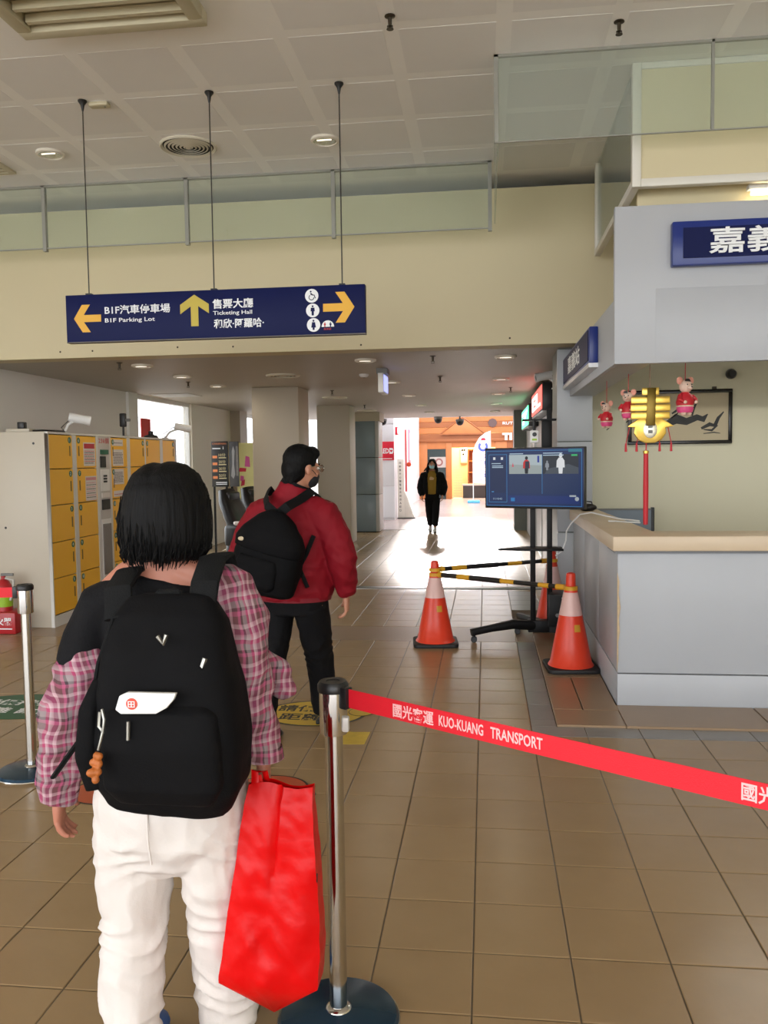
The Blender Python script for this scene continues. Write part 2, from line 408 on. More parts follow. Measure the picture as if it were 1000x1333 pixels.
# far hall
FAR = mat('far_wall_white', srgb(228, 224, 226), 0.4, var=0.02)
sbox('ceiling_far', CEIL, -5.3, -4.7, 20.4, 33, 4.8, 4.95)
sbox('ceiling_far_edge', CEIL, 3.4, 6, 20.4, 33, 4.8, 4.95)
sbox('ceiling_far_front', CEIL, -4.7, 3.4, 20.4, 21.6, 4.8, 4.95)
sbox('wall_far_header', FAR, -5.3, 6, 20.4, 20.55, ZC, 4.8)
aw = sbox('wall_far_left', FAR, -3.6, -2.30, 21.25, 24.0, 0, 4.8)
for z0, z1 in ((0.05, 0.85), (0.865, 1.62), (1.635, 2.42), (2.435, 3.2)):
    MB().box(-3.0, -2.295, 21.22, 21.25, z0, z1).build('cladding_panel', WHITEP, aw, bevel=0.004)
aw2 = sbox('wall_far_left_rear', FAR, -5.0, -2.50, 27.0, 32.4, 0, 4.8)
for z0, z1 in ((0.05, 0.95), (0.965, 1.85), (1.865, 2.75), (2.765, 3.6)):
    MB().box(-3.4, -2.50, 26.97, 27.0, z0, z1).build('cladding_panel', WHITEP, aw2, bevel=0.004)
sbox('wall_far_right', FAR, 3.6, 3.8, 18.6, 32.4, 0, 4.8)
# ------------------------------------------------------------------ smoke screens of glass under the ceiling
MULL = mat('grey_glazing_bar', srgb(150, 150, 142), 0.4, 0.3)
gs = thing('glass_smoke_screen', 'long green-tinted glass smoke screen hanging from ceiling before the cream wall', 'glass screen', (0, 7.2, 3.4))
xs = [-6.5, -5.18, -3.87, -2.56, -1.27, 0.05]
for a, b_ in zip(xs, xs[1:]):
    MB().box(a+0.015, b_-0.015, -0.005, 0.005, 0.06, 0.6).build('glass_pane', SMOKE, gs)
for a in xs: MB().box(a-0.016, a+0.016, -0.02, 0.02, 0.03, 0.6).build('glazing_bar', MULL, gs)
MB().box(-6.5, 0.06, -0.008, 0.008, 0.052, 0.062).build('bottom_rail', MULL, gs)
MB().box(-6.5, 0.06, -0.02, 0.02, 0.585, 0.6).build('top_rail', MULL, gs)
g2 = thing('glass_smoke_screen', 'glass smoke screen in an L shape running out over the counter', 'glass screen', (0.07, 5.35, 3.48))
MB().box(0.014, 0.024, 0.02, 1.82, 0.0, 0.52).build('glass_pane', SMOKE, g2)
for a, b_ in ((0.01, 1.28), (1.29, 2.6), (2.61, 5.9)): MB().box(a, b_, -0.005, 0.005, 0.0, 0.52).build('glass_pane', SMOKE, g2)
MB().box(-0.004, 0.022, -0.012, 0.012, 0, 0.52).build('glazing_bar', MULL, g2)
MB().box(1.277, 1.293, -0.012, 0.012, 0, 0.52).build('glazing_bar', MULL, g2)
MB().box(-0.005, 5.9, -0.012, 0.012, 0.505, 0.52).build('top_rail', MULL, g2)
MB().box(-0.005, 5.9, -0.006, 0.006, -0.004, 0.003).build('bottom_rail', MULL, g2)
# white framed box above the counter
g3 = thing('glazed_bulkhead', 'white framed bulkhead with glazed side hanging above the counter', 'bulkhead', (0.93, 5.58, 3.24))
MB().box(0.05, 4.9, 0.01, 0.04, 0.05, 0.76).build('front_panel', CREAM, g3)
MB().box(0.02, 0.03, 0.05, 1.82, 0.05, 0.76).build('glass_pane', SMOKE, g3)
for n_, q in (('frame_post', (0, 0.055, 0, 0.055, 0, 0.76)), ('frame_post', (0, 0.05, 1.80, 1.86, 0, 0.76)), ('bottom_rail', (0.055, 4.9, 0, 0.06, 0, 0.05)), ('bottom_rail', (0, 0.05, 0.055, 1.80, 0, 0.05)), ('top_rail', (0.055, 4.9, 0, 0.04, 0.72, 0.76))):
    MB().box(*q).build(n_, FRAMEW, g3, bevel=0.004)
sbox('wall_counter_upper', CREAM, 1.0, 6, 5.80, 5.84, 2.95, ZT)
ol = thing('office_fill_lamp', 'white batten lamp added as fill light in the office behind the counter header', 'lamp', (2.4, 6.9, 2.95))  # unseen lamp added to brighten the office wall
MB().box(-0.6, 0.6, -0.05, 0.05, 0.0, 0.05).build('lamp_housing', WHITE, ol); MB().tube([(-0.58, 0, -0.015), (0.58, 0, -0.015)], 0.015, n=10).build('lamp_tube', mat('office_fill_tube', (1, 1, 0.95), emit=6, ecol=(1, 0.97, 0.9)), ol, smooth=True)
for x in (-0.5, 0.5): MB().tube([(x, 0, 0.05), (x, 0, 1.05)], 0.006).build('hanger_rod', STEEL, ol)
L = bpy.data.lights.new('office_fill_light', 'AREA'); L.shape = 'RECTANGLE'; L.size = 1.15; L.size_y = 0.05; L.energy = 15; L.color = (1, 0.97, 0.9)  # fill light that goes with the added lamp
lo = bpy.data.objects.new('office_fill_light', L); COL.objects.link(lo); lo.location = (2.4, 6.9, 2.91)
lt = thing('batten_lamp', 'glowing fluorescent batten lamp behind the counter header', 'lamp', (1.72, 5.66, 3.205))
MB().box(-0.05, 1.2, 0.03, 0.09, 0.02, 0.05).build('lamp_housing', WHITE, lt)
MB().tube([(-0.03, 0.055, 0), (1.18, 0.055, 0)], 0.015, n=10).build('lamp_tube', mat('fluorescent_glow', (1, 0.86, 0.55), emit=9, ecol=(1, 0.82, 0.5)), lt, smooth=True)

# ------------------------------------------------------------------ counter
CLAD = mat('brushed_grey_laminate', srgb(172, 175, 180), 0.42, 0.0, var=0.06, scale=2.5)
CLADS = CLAD
WOODL = mat('pale_wood_laminate', srgb(206, 186, 158), 0.4, var=0.08, scale=4)
ct = thing('service_counter', 'L-shaped grey laminate service counter with a pale wood worktop', 'counter', (0.8, 5.25, 0.0))
MB().box(0.0, 3.2, 0.0, 0.05, 0.0, 0.205).build('kick_panel', CLAD, ct, bevel=0.003)
MB().box(0.0, 3.2, 0.004, 0.05, 0.212, 0.955).build('front_panel', CLAD, ct, bevel=0.003)
MB().box(0.0, 0.05, 0.056, 2.65, 0.0, 0.205).build('kick_panel', CLADS, ct, bevel=0.003)
for y0, y1 in ((0.056, 0.9), (0.905, 1.78), (1.785, 2.65)):
    MB().box(0.004, 0.05, y0, y1, 0.212, 0.955).build('side_panel', CLADS, ct, bevel=0.003)
MB().prism([(-0.003, 0.22), (0.006, 0.30), (0.004, 0.40), (0.014, 0.47), (0.008, 0.55), (0.018, 0.62), (0.006, 0.70), (0.01, 0.78), (-0.003, 0.84)], FRONT((0, 0.0035, 0)), 0.005).prism([(0.0, 0.3), (0.02, 0.4), (0.03, 0.55), (0.015, 0.7), (0.0, 0.8)], face_matrix((0.0035, 0.0, 0), (0, -1, 0), (0, 0, 1)) @ Matrix.Translation((-0.035, 0, 0)), 0.001).build('worn_corner_edge', mat('bare_chipboard', srgb(190, 168, 136), 0.8, var=0.25, scale=25), ct)
MB().box(-0.02, 3.2, -0.02, 0.30, 0.955, 0.97).build('shadow_gap', mat('grey_edge_band', srgb(110, 112, 116), 0.5), ct)
tp = MB().prism([(-0.035, -0.04), (3.2, -0.04), (3.2, 0.33), (0.27, 0.33), (0.22, 2.62), (-0.035, 2.62)], Matrix.Translation((0, 0, 0.97)), 0.09)
tp.build('worktop', WOODL, ct, bevel=0.006)
# header over the counter
hd = thing('counter_header', 'grey laminate header panel hanging above the service counter', 'header', (0.775, 5.25, 2.10))
MB().box(0, 4.4, 0, 0.05, 0, 0.93).build('front_panel', CLAD, hd, bevel=0.004)
MB().box(0.24, 4.4, -0.0012, -0.0002, 0.02, 0.44).build('overlay_panel', CLAD, hd, bevel=0.002)
MB().box(0, 0.03, 0.05, 2.68, 0, 0.385).build('side_panel', CLADS, hd, bevel=0.004)
MB().box(0.03, 0.22, 0.05, 2.68, 0.0, 0.03).build('soffit', CLADS, hd)
MB().box(0.19, 0.22, 0.05, 2.68, 0.03, 0.385).build('inner_panel', CLADS, hd)
NAVY = mat('navy_sign_face', srgb(13, 22, 72), 0.5, var=0.05, spec=0.15)
NAVYE = mat('navy_sign_edge', srgb(20, 44, 120), 0.3, var=0.05)
SIGNW = mat('sign_white_vinyl', srgb(235, 238, 240), 0.4, var=0.02)
s1 = thing('counter_sign', 'navy blue sign with white characters on the front of the counter header', 'sign', (1.095, 5.24, 2.655))
MB().box(0, 1.9, -0.06, 0.0, 0, 0.255).build('sign_case', NAVYE, s1, bevel=0.008)
MB().box(0.06, 1.84, -0.066, -0.059, 0.04, 0.215).build('sign_face', NAVY, s1)
text('嘉義站', 0.2, FRONT((0.205, -0.067, 0.06)), SIGNW, s1, ext=0.006, bold=0.003, width=0.62, height=0.15)
s2 = thing('counter_side_sign', 'navy blue lightbox sign on the corridor side of the counter header', 'sign', (0.775, 5.98, 2.16))
MB().box(-0.06, 0.0, 0, 1.95, 0.03, 0.28).build('sign_case', NAVYE, s2, bevel=0.008)
MB().box(-0.066, -0.059, 0.05, 1.9, 0.05, 0.26).build('sign_face', NAVY, s2)
MB().box(-0.065, 0.0, 0, 1.95, 0.0, 0.03).build('light_strip', mat('pale_aluminium_strip', srgb(205, 205, 208), 0.3, 0.3), s2)
text('嘉義站', 0.2, face_matrix((-0.068, 1.45, 0.09), (0, -1, 0), (0, 0, 1)), SIGNW, s2, bold=0.003, width=0.9, height=0.14)

# ------------------------------------------------------------------ hanging direction sign
ds = thing('direction_sign', 'long navy direction sign with yellow arrows hung on three wires', 'sign', (0, 5.57, 2.38))
MB().box(-2.855, -0.779, -0.02, 0.04, 0, 0.318).build('sign_panel', NAVY, ds, bevel=0.004)
MB().box(-2.855, -0.779, -0.02, 0.04, -0.006, 0.0).build('edge_strip', mat('sign_edge_grey', srgb(96, 92, 86), 0.5), ds)
YEL = mat('arrow_yellow_vinyl', srgb(226, 170, 38), 0.45, var=0.05)
YELG = mat('arrow_olive_vinyl', srgb(188, 168, 52), 0.45, var=0.05)
def arrow(ang, cx, cz, s_, m_):
    o = [(-0.105, 0.0), (-0.04, 0.1), (0.022, 0.1), (-0.028, 0.026), (0.105, 0.026), (0.105, -0.026), (-0.028, -0.026), (0.022, -0.1), (-0.04, -0.1)]
    c, s = math.cos(ang), math.sin(ang)
    o = [((x*c-y*s)*s_, (x*s+y*c)*s_) for x, y in o]
    MB().prism(o, FRONT((cx, -0.0205, cz)), 0.0012).build('arrow', m_, ds)
arrow(0, -2.70, 0.157, 0.93, YEL); arrow(-math.pi/2, -1.94, 0.185, 1.0, YELG); arrow(math.pi, -0.955, 0.172, 1.0, YEL)
tx = lambda b_, x, z, w, h, bo=0.001: text(b_, 0.1, FRONT((x, -0.0207, z)), SIGNW, ds, bold=bo, width=w, height=h)
tx('B1F汽車停車場', -2.575, 0.178, 0.464, 0.062, 0.0015); tx('B1F Parking Lot', -2.575, 0.117, 0.355, 0.036)
tx('售票大廳', -1.814, 0.19, 0.28, 0.066, 0.002); tx('Ticketing Hall', -1.812, 0.142, 0.27, 0.034); tx('和欣·阿羅哈·', -1.808, 0.06, 0.345, 0.063, 0.002)
disc = lambda x, z, r_: MB().lathe([(r_, -0.0005), (r_, 0.0012)], M=FRONT((x, -0.0205, z)), n=28).build('icon_disc', SIGNW, ds)
disc(-1.135, 0.253, 0.045); disc(-1.13, 0.157, 0.045); disc(-1.126, 0.062, 0.045)
def figure(x, z, s_, skirt, m_):
    M = FRONT((x, -0.0219, z)); b = MB()
    b.lathe([(0.0065*s_, 0), (0.0065*s_, 0.0008)], M=M @ Matrix.Translation((0, 0.026*s_, 0)), n=12)
    o = [(-0.012, 0.017), (0.012, 0.017), (0.014, -0.008), (0.008, -0.006), (0.007, -0.034), (-0.007, -0.034), (-0.008, -0.006), (-0.014, -0.008)]
    if skirt: o = [(-0.010, 0.017), (0.010, 0.017), (0.016, -0.018), (0.007, -0.018), (0.006, -0.034), (-0.006, -0.034), (-0.007, -0.018), (-0.016, -0.018)]
    b.prism([(p*s_, q*s_) for p, q in o], M, 0.0008).build('pictogram', m_, ds)
figure(-1.13, 0.158, 1.0, False, NAVY); figure(-1.126, 0.063, 1.0, True, NAVY)
M = FRONT((-1.135, -0.0219, 0.253)); b = MB()                       # wheelchair mark
b.lathe([(0.006, 0), (0.006, 0.0008)], M=M @ Matrix.Translation((-0.006, 0.027, 0)), n=10)
b.prism([(-0.009, 0.018), (-0.002, 0.018), (0.0, 0.002), (0.014, 0.002), (0.022, -0.018), (0.027, -0.016), (0.018, 0.007), (-0.008, 0.007)], M, 0.0008)
pts = [(-0.002+0.019*math.cos(R(a)), -0.011+0.019*math.sin(R(a))) for a in range(120, 361, 15)]
b.prism(pts + [(-0.002+0.014*math.cos(R(a)), -0.011+0.014*math.sin(R(a))) for a in range(360, 119, -15)], M, 0.0008).build('pictogram', NAVY, ds)
pts = [(0.042*math.cos(R(a)), 0.042*math.sin(R(a))) for a in range(0, 181, 12)]
MB().prism(pts, FRONT((-1.03, -0.0205, 0.047)), 0.0012).build('icon_disc', SIGNW, ds)
figure(-1.050, 0.062, 0.5, False, mat('icon_red', srgb(190, 50, 50), 0.5)); figure(-1.012, 0.062, 0.5, False, NAVY)
text('無障礙', 0.02, FRONT((-1.058, -0.0207, 0.026)), mat('icon_red', (0, 0, 0)), ds, width=0.05, height=0.014)
WIRE = mat('dark_steel_wire', srgb(70, 68, 64), 0.5, 0.6)
for x in (-2.697, -1.81, -0.934):
    w = MB().tube([(x, 0.01, 0.318), (x, 0.01, ZT-2.38)], 0.0045, n=6).build('hanging_wire', WIRE, ds)
    MB().lathe([(0.006, -0.07), (0.014, -0.03), (0.03, -0.008), (0.03, 0)], c=(x, 0.01, ZT-2.38), n=14).build('ceiling_mount', BLACK, w, smooth=True)
    MB().box(x-0.02, x+0.02, -0.005, 0.03, 0.31, 0.33).build('clamp', BLACK, w)

# ------------------------------------------------------------------ things in the ceilings
LAMPR = mat('downlight_reflector', srgb(206, 200, 188), 0.18, 0.8)
RING = mat('downlight_ring', srgb(226, 220, 206), 0.35)
BULB = mat('downlight_bulb', (1, 0.93, 0.8), emit=1.6, ecol=(1, 0.9, 0.72))
VENTM = mat('round_vent_paint', srgb(214, 208, 190), 0.5)
def make_downlight():
    t = thing('downlight', '', 'downlight')
    MB().lathe([(0.086, -0.004), (0.092, -0.022), (0.108, -0.016), (0.108, 0.002), (0.088, 0.002)], n=28, cap=False).build('trim_ring', RING, t, smooth=True)
    MB().lathe([(0.09, -0.016), (0.07, -0.008), (0.04, -0.002), (0.0, -0.001)], n=28).build('reflector', LAMPR, t, smooth=True)
    MB().tube([(-0.055, -0.03, -0.012), (0.055, -0.03, -0.012)], 0.009, n=10).build('bulb', BULB, t, smooth=True)
    return t
dl0 = make_downlight()
def put(proto, loc, label, group, state):
    if state['first']:
        proto.location = loc; proto['label'] = label; proto['group'] = group; state['first'] = False; return proto
    return dup(proto, loc, 0, label, group)
st = {'first': True}
put(dl0, (-3.40, 6.45, ZT-0.002), 'round recessed downlight in the high hall ceiling beside the square air grille', 'downlights in the hall ceiling', st)
put(dl0, (-1.206, 6.51, ZT-0.002), 'round recessed downlight in the high hall ceiling by the wire above the wheelchair symbol', 'downlights in the hall ceiling', st)
for x, ys, lab in ((-3.47, (8.3, 9.45, 10.75), 'round recessed downlight in the low corridor ceiling on the locker side'), (-1.18, (8.37, 10.8, 13.15, 15.6, 18.0), 'round recessed downlight in the middle row of the low corridor ceiling'), (0.2, (8.39, 10.75, 13.2, 15.6, 18.1), 'round recessed downlight in the corridor ceiling row beside the coloured lightboxes')):
    for y in ys:
        put(dl0, (x, y, ZC-0.002), lab, 'downlights in the corridor ceiling', st)
        L = bpy.data.lights.new('downlight_glow', 'AREA'); L.shape = 'DISK'; L.size = 0.13; L.energy = 2.6; L.color = (1.0, 0.86, 0.66)
        lo = bpy.data.objects.new('downlight_glow', L); COL.objects.link(lo); lo.location = (x, y, ZC-0.03)
def make_vent(r_, nring):
    t = thing('round_air_vent', '', 'vent')
    MB().lathe([(r_-0.03, 0.0), (r_-0.01, -0.018), (r_, -0.01), (r_, 0.001), (r_-0.03, 0.001)], n=40, cap=False).build('outer_ring', VENTM, t, smooth=True)
    for k in range(nring):
        q = (r_-0.045)*(1-k/nring)
        MB().lathe([(q-0.004, -0.018), (q+0.009, -0.012), (q+0.009, -0.009), (q-0.004, -0.014), (q-0.004, -0.018)], n=36).build('louvre_ring', VENTM, t, smooth=True)
    MB().lathe([(0.0, -0.02), (0.02, -0.018), (0.02, 0.0)], n=16).build('hub', VENTM, t)
    MB().lathe([(r_-0.02, -0.004), (r_-0.02, 0.0005)], n=36).build('backing', mat('vent_dark', srgb(48, 46, 40), 0.8), t)
    return t
v = make_vent(0.22, 6); v.location = (-2.28, 6.48, ZT-0.001); v['label'] = 'round louvred air vent in the high hall ceiling above the direction sign'
v2 = make_vent(0.20, 4); v2.location = (-2.33, 9.65, ZC-0.001); st = {'first': False}
v2['label'] = 'round louvred air vent in the corridor ceiling just before the first cream pillar'; v2['group'] = 'air vents in the corridor ceiling'
dup(v2, (-2.37, 13.25, ZC-0.001), 0, 'round louvred air vent in the corridor ceiling between the two cream pillars')
dup(v2, (-2.37, 16.94, ZC-0.001), 0, 'round louvred air vent in the corridor ceiling before the grey clad pillar')
# sprinklers
def make_sprinkler():
    t = thing('sprinkler_head', '', 'sprinkler')
    MB().lathe([(0.03, 0.0), (0.03, -0.004), (0.012, -0.01), (0.010, -0.05), (0.016, -0.055), (0.0, -0.06)], n=14).build('body', mat('dark_bronze', srgb(74, 66, 54), 0.4, 0.7), t, smooth=True)
    MB().lathe([(0.02, -0.072), (0.02, -0.07), (0.0, -0.068)], n=14).build('deflector', mat('dark_bronze', (0, 0, 0)), t)
    MB().tube([(-0.014, 0, -0.05), (-0.016, 0, -0.062), (0, 0, -0.071), (0.016, 0, -0.062), (0.014, 0, -0.05)], 0.0022, n=5).build('yoke', mat('dark_bronze', (0, 0, 0)), t)
    return t
sp0 = make_sprinkler(); st = {'first': True}
put(sp0, (-0.511, 4.80, ZT-0.001), 'small dark sprinkler head alone on the open hall ceiling boards', 'sprinklers in the hall ceiling', st)
put(sp0, (0.766, 5.05, ZT-0.001), 'small dark sprinkler head before the glass screen over the counter', 'sprinklers in the hall ceiling', st)
for x, y, lab in ((-3.6, 8.05, 'on the locker side'), (-3.66, 10.16, 'on the locker side'), (-0.5, 8.22, 'near the hanging exit sign'), (-0.54, 10.3, 'near the hanging exit sign'), (-2.17, 11.93, 'beside the first cream pillar'), (0.36, 12.13, 'by the red lightbox'), (-2.18, 15.27, 'beside the second cream pillar')):
    put(sp0, (x, y, ZC-0.001), 'small dark sprinkler head in the low corridor ceiling '+lab, 'sprinklers in the corridor ceiling', st)
# hatch, side grille, sensor
HATCH = mat('hatch_frame_paint', srgb(196, 188, 160), 0.5)
h = thing('ceiling_hatch', 'large cream framed air grille let into the hall ceiling', 'ceiling grille', (-2.56, 3.75, ZT-0.07))
MB().box(0, 1.06, 0.80, 0.88, 0, 0.075).build('frame_rail', HATCH, h, bevel=0.006); MB().box(0, 1.06, 0, 0.08, 0, 0.075).build('frame_rail', HATCH, h, bevel=0.006)
MB().box(0, 0.08, 0.08, 0.80, 0, 0.075).build('frame_rail', HATCH, h, bevel=0.006); MB().box(0.98, 1.06, 0.08, 0.80, 0, 0.075).build('frame_rail', HATCH, h, bevel=0.006)
MB().box(0.08, 0.98, 0.08, 0.80, 0.066, 0.07).build('backing_panel', HATCH, h)
for k in range(5): MB().box(0.09, 0.97, 0.20+k*0.13, 0.23+k*0.13, 0.015, 0.06).build('slat', HATCH, h)
h = thing('square_air_grille', 'square cream air grille at the left of the hall ceiling near a downlight', 'ceiling grille', (-4.52, 6.2, ZT-0.02))
MB().box(0, 0.62, 0, 0.04, 0, 0.03).box(0, 0.62, 0.58, 0.62, 0, 0.03).box(0, 0.04, 0.04, 0.58, 0, 0.03).box(0.58, 0.62, 0.04, 0.58, 0, 0.03).build('frame', HATCH, h)
MB().box(0.04, 0.58, 0.04, 0.58, 0.018, 0.022).build('backing_panel', mat('grille_brown', srgb(120, 108, 84), 0.7), h)
for k in range(8): MB().box(0.04, 0.58, 0.07+k*0.065, 0.09+k*0.065, 0.004, 0.018).build('slat', HATCH, h)
h = thing('smoke_sensor', 'small cream rectangular sensor on the hall ceiling beside a sign wire', 'sensor', (-2.60, 5.63, ZT-0.03))
MB().box(-0.07, 0.07, -0.035, 0.035, 0, 0.03).build('sensor_body', HATCH, h, bevel=0.012)
MB().lathe([(0.008, -0.001), (0.008, 0.002)], c=(0.04, 0, 0), n=10).build('indicator', BLACK, h)
h = thing('smoke_detector', 'white round smoke detector on the corridor ceiling', 'detector', (-1.4, 9.79, ZC))
MB().lathe([(0.055, 0), (0.055, -0.015), (0.04, -0.035), (0.0, -0.04)], n=20).build('detector_body', WHITE, h, smooth=True)
MB().lathe([(0.015, -0.041), (0.015, -0.044), (0, -0.045)], n=12).build('sensor_tip', BLACK, h)
h = thing('square_air_grille', 'pale square air grille in the corridor ceiling near the bright window', 'ceiling grille', (-4.85, 11.8, ZC-0.012))
MB().box(0, 0.6, 0, 0.6, 0.006, 0.012).build('backing_panel', CEILLOW, h)
for k in range(9): MB().box(0.02, 0.58, 0.04+k*0.06, 0.06+k*0.06, 0, 0.006).build('slat', WHITE, h)
# dome cameras
for k, (x, y, dz, lab) in enumerate(((-1.118, 20.2, 0.0, 'black dome camera under the ceiling edge before the wooden storefront'), (-0.60, 20.2, 0.06, 'black dome camera on a short rod before the wooden storefront'), (-2.45, 20.2, 0.02, 'black dome camera under the ceiling edge beside the white wall'))):
    t = thing('dome_camera', lab, 'camera', (x, y, ZC-dz))
    MB().lathe([(0.02, dz), (0.02, 0), (0.10, -0.01), (0.10, -0.06)] if dz else [(0.10, 0.0), (0.10, -0.06)], n=20).build('housing', mat('grey_plastic', srgb(120, 120, 118), 0.5), t, smooth=True)
    MB().lathe([(0.095, -0.06), (0.085, -0.11), (0.05, -0.15), (0, -0.165)], n=20).build('dome', BLACK, t, smooth=True)
# exit sign
e = thing('exit_sign', 'small blue-lit exit sign hanging edge-on from the corridor ceiling', 'sign', (-1.12, 9.1, ZC))
MB().box(-0.03, 0.03, 0, 0.42, -0.27, -0.06).build('sign_case', WHITE, e, bevel=0.006)
MB().box(0.03, 0.034, 0.02, 0.40, -0.255, -0.075).build('sign_face', mat('exit_blue_face', srgb(150, 160, 215), emit=1.2, ecol=(0.4, 0.45, 1.0)), e)
MB().box(-0.06, 0.06, 0.1, 0.32, -0.06, 0).build('ceiling_bracket', mat('grey_plastic', (0, 0, 0)), e)
# coloured lightboxes along the right wall
def lightbox(name, lab, y0, y1, z0, z1, face, glow, pw, txt):
    t = thing(name, lab, 'lightbox', (0.86, y0, z0))
    MB().box(-0.16, 0, 0, y1-y0, 0, z1-z0).build('sign_case', BLACK, t, bevel=0.006)
    MB().box(-0.166, -0.159, 0.03, y1-y0-0.03, 0.03, z1-z0-0.03).build('sign_face', mat(name+'_face', face, emit=pw, ecol=glow), t)
    text(txt, 0.2, face_matrix((-0.168, (y1-y0)*0.92, 0.08), (0, -1, 0), (0, 0, 1)), mat('lit_white', (1, 1, 1), emit=2.5, ecol=(1, 0.95, 0.92)), t, bold=0.006, width=(y1-y0)*0.8, height=(z1-z0)*0.55)
lightbox('red_lightbox', 'glowing red lightbox sign with white letters on the corridor wall', 10.6, 12.9, 2.12, 2.47, srgb(225, 50, 45), (1, 0.1, 0.08), 2.2, 'EL')
lightbox('green_lightbox', 'glowing green lightbox sign on the corridor wall beyond the red one', 13.9, 16.4, 2.05, 2.42, srgb(60, 200, 120), (0.1, 0.9, 0.4), 2.4, '7')
# ------------------------------------------------------------------ lockers
LBODY = mat('locker_cream_steel', srgb(198, 189, 172), 0.4, var=0.02)
LFRAME = mat('locker_white_frame', srgb(214, 212, 206), 0.4, var=0.02)
LDOOR = mat('locker_yellow_door', srgb(252, 192, 52), 0.4, var=0.05, scale=3)
LDARK = mat('locker_dark_gap', srgb(70, 52, 20), 0.7)
PAPER = mat('notice_paper', srgb(222, 216, 212), 0.7, var=0.05, scale=30)
INK = mat('notice_ink', srgb(70, 62, 66), 0.7); REDI = mat('notice_red_ink', srgb(190, 60, 70), 0.7); PINK = mat('notice_pink_ink', srgb(214, 150, 156), 0.7)
BADGE = mat('green_badge', srgb(44, 104, 80), 0.5)
LX = -4.05
lk = thing('locker_bank', 'bank of yellow coin lockers in a cream steel cabinet against the left wall', 'lockers', (LX, 7.43, 0))
MB().box(-0.72, -0.024, 0.0, 3.28, 0.0, 1.85).build('cabinet_body', LBODY, lk, bevel=0.006)
LM = lambda y, z: face_matrix((0.0, y, z), (0, 1, 0), (0, 0, 1))      # x along +y, facing +x
zr = [0.112, 0.457, 0.801, 1.152, 1.497, 1.825]
cols = [(0.02, 0.465), (0.55, 0.975), None, (1.33, 1.746), (1.83, 2.247), (2.279, 2.726), (2.815, 3.225)]
fr = MB().box(-0.03, 0.004, 0.0, 3.28, 0.0, 0.108).box(-0.03, 0.004, 0.0, 3.28, 1.829, 1.849)
for a, b_ in ((0, 0.016), (0.469, 0.546), (0.979, 1.02), (1.285, 1.326), (1.75, 1.826), (2.251, 2.275), (2.73, 2.811), (3.229, 3.28)):
    fr.box(-0.03, 0.004, a, b_, 0.108, 1.829)
fr.build('face_frame', LFRAME, lk, bevel=0.002, seg=1)
MB().box(-0.026, -0.024, 0.01, 3.27, 0.1, 1.83).build('recess', LDARK, lk)
num = 0
for ci, c in enumerate(cols):
    if not c: continue
    for r_ in range(4, -1, -1):
        num += 1
        y0, y1 = c; z0, z1 = zr[r_]+0.004, zr[r_+1]-0.004
        d = MB().box(-0.022, 0.0, y0, y1, z0, z1).build('door', LDOOR, lk, bevel=0.003, seg=1)
        right = ci % 2 == 0
        by = y1-0.05 if right else y0+0.05
        MB().lathe([(0.030, 0.0002), (0.030, 0.003)], M=LM(by, z1-0.045), n=16).build('number_badge', BADGE, d)
        text(str(num), 0.045, LM(by-0.014, z1-0.06) @ Matrix.Translation((0, 0, 0.0032)), SIGNW, d, name='number')
        MB().box(0.0, 0.004, by-0.008, by+0.008, z0+0.12, z0+0.22).build('lock_slot', mat('lock_metal', srgb(120, 100, 60), 0.4, 0.5), d)
def notice(y0, z0, w, h, head, lines, inkm):
    t = MB().box(0.0, 0.0022, y0, y0+w, z0, z0+h).build('notice', PAPER, lk)
    if head:
        MB().box(0.0022, 0.003, y0+0.01, y0+w-0.01, z0+h-head-0.012, z0+h-0.012).build('notice_heading', inkm, t)
    for k in range(lines):
        zz = z0+h-head-0.035-k*(h-head-0.05)/max(1, lines); b = MB(); y = y0+0.015
        while y < y0+w-0.03:
            l = random.uniform(0.012, 0.035); b.box(0.0022, 0.0028, y, min(y+l, y0+w-0.012), zz-0.007, zz); y += l+0.006
        b.build('notice_print', INK if k % 2 else inkm, t)
notice(0.70, 1.52, 0.25, 0.24, 0.05, 8, REDI); notice(0.72, 1.165, 0.24, 0.25, 0.03, 8, PINK)
notice(1.36, 1.735, 0.28, 0.07, 0, 1, INK); notice(1.37, 1.515, 0.27, 0.18, 0, 8, INK); notice(1.37, 1.31, 0.27, 0.17, 0, 7, INK); notice(1.37, 1.175, 0.27, 0.065, 0, 1, REDI)
# pay terminal column
pt = MB().box(-0.022, 0.006, 1.022, 1.283, 0.11, 1.83).build('pay_terminal', mat('terminal_grey', srgb(196, 192, 188), 0.35, 0.2), lk, bevel=0.003)
text('236個', 0.09, LM(1.03, 1.755) @ Matrix.Translation((0, 0, 0.0066)), REDI, pt, width=0.24, height=0.06)
for n_, q, m_ in (('display', (1.05, 1.17, 1.50, 1.62), BLACK), ('green_label', (1.06, 1.24, 1.64, 1.69), BADGE), ('keypad_plate', (1.05, 1.26, 1.25, 1.48), WHITE), ('coin_panel', (1.06, 1.24, 1.05, 1.16), BLACK), ('slot_plate', (1.06, 1.24, 1.18, 1.23), PAPER), ('receipt_tray', (1.06, 1.25, 0.36, 0.90), mat('tray_steel', srgb(150, 148, 150), 0.25, 0.8)), ('lower_plate', (1.04, 1.265, 0.30, 0.95), WHITE)):
    dx = 0.004 if n_ in ('lower_plate', 'keypad_plate') else 0.012
    MB().box(0.004, 0.006+dx, *q).build(n_, m_, pt, bevel=0.002, seg=1)
for k in range(3):
    for j in range(3): MB().box(0.01, 0.015, 1.11+k*0.03, 1.13+k*0.03, 1.34+j*0.03, 1.36+j*0.03).build('key', BLACK, pt)
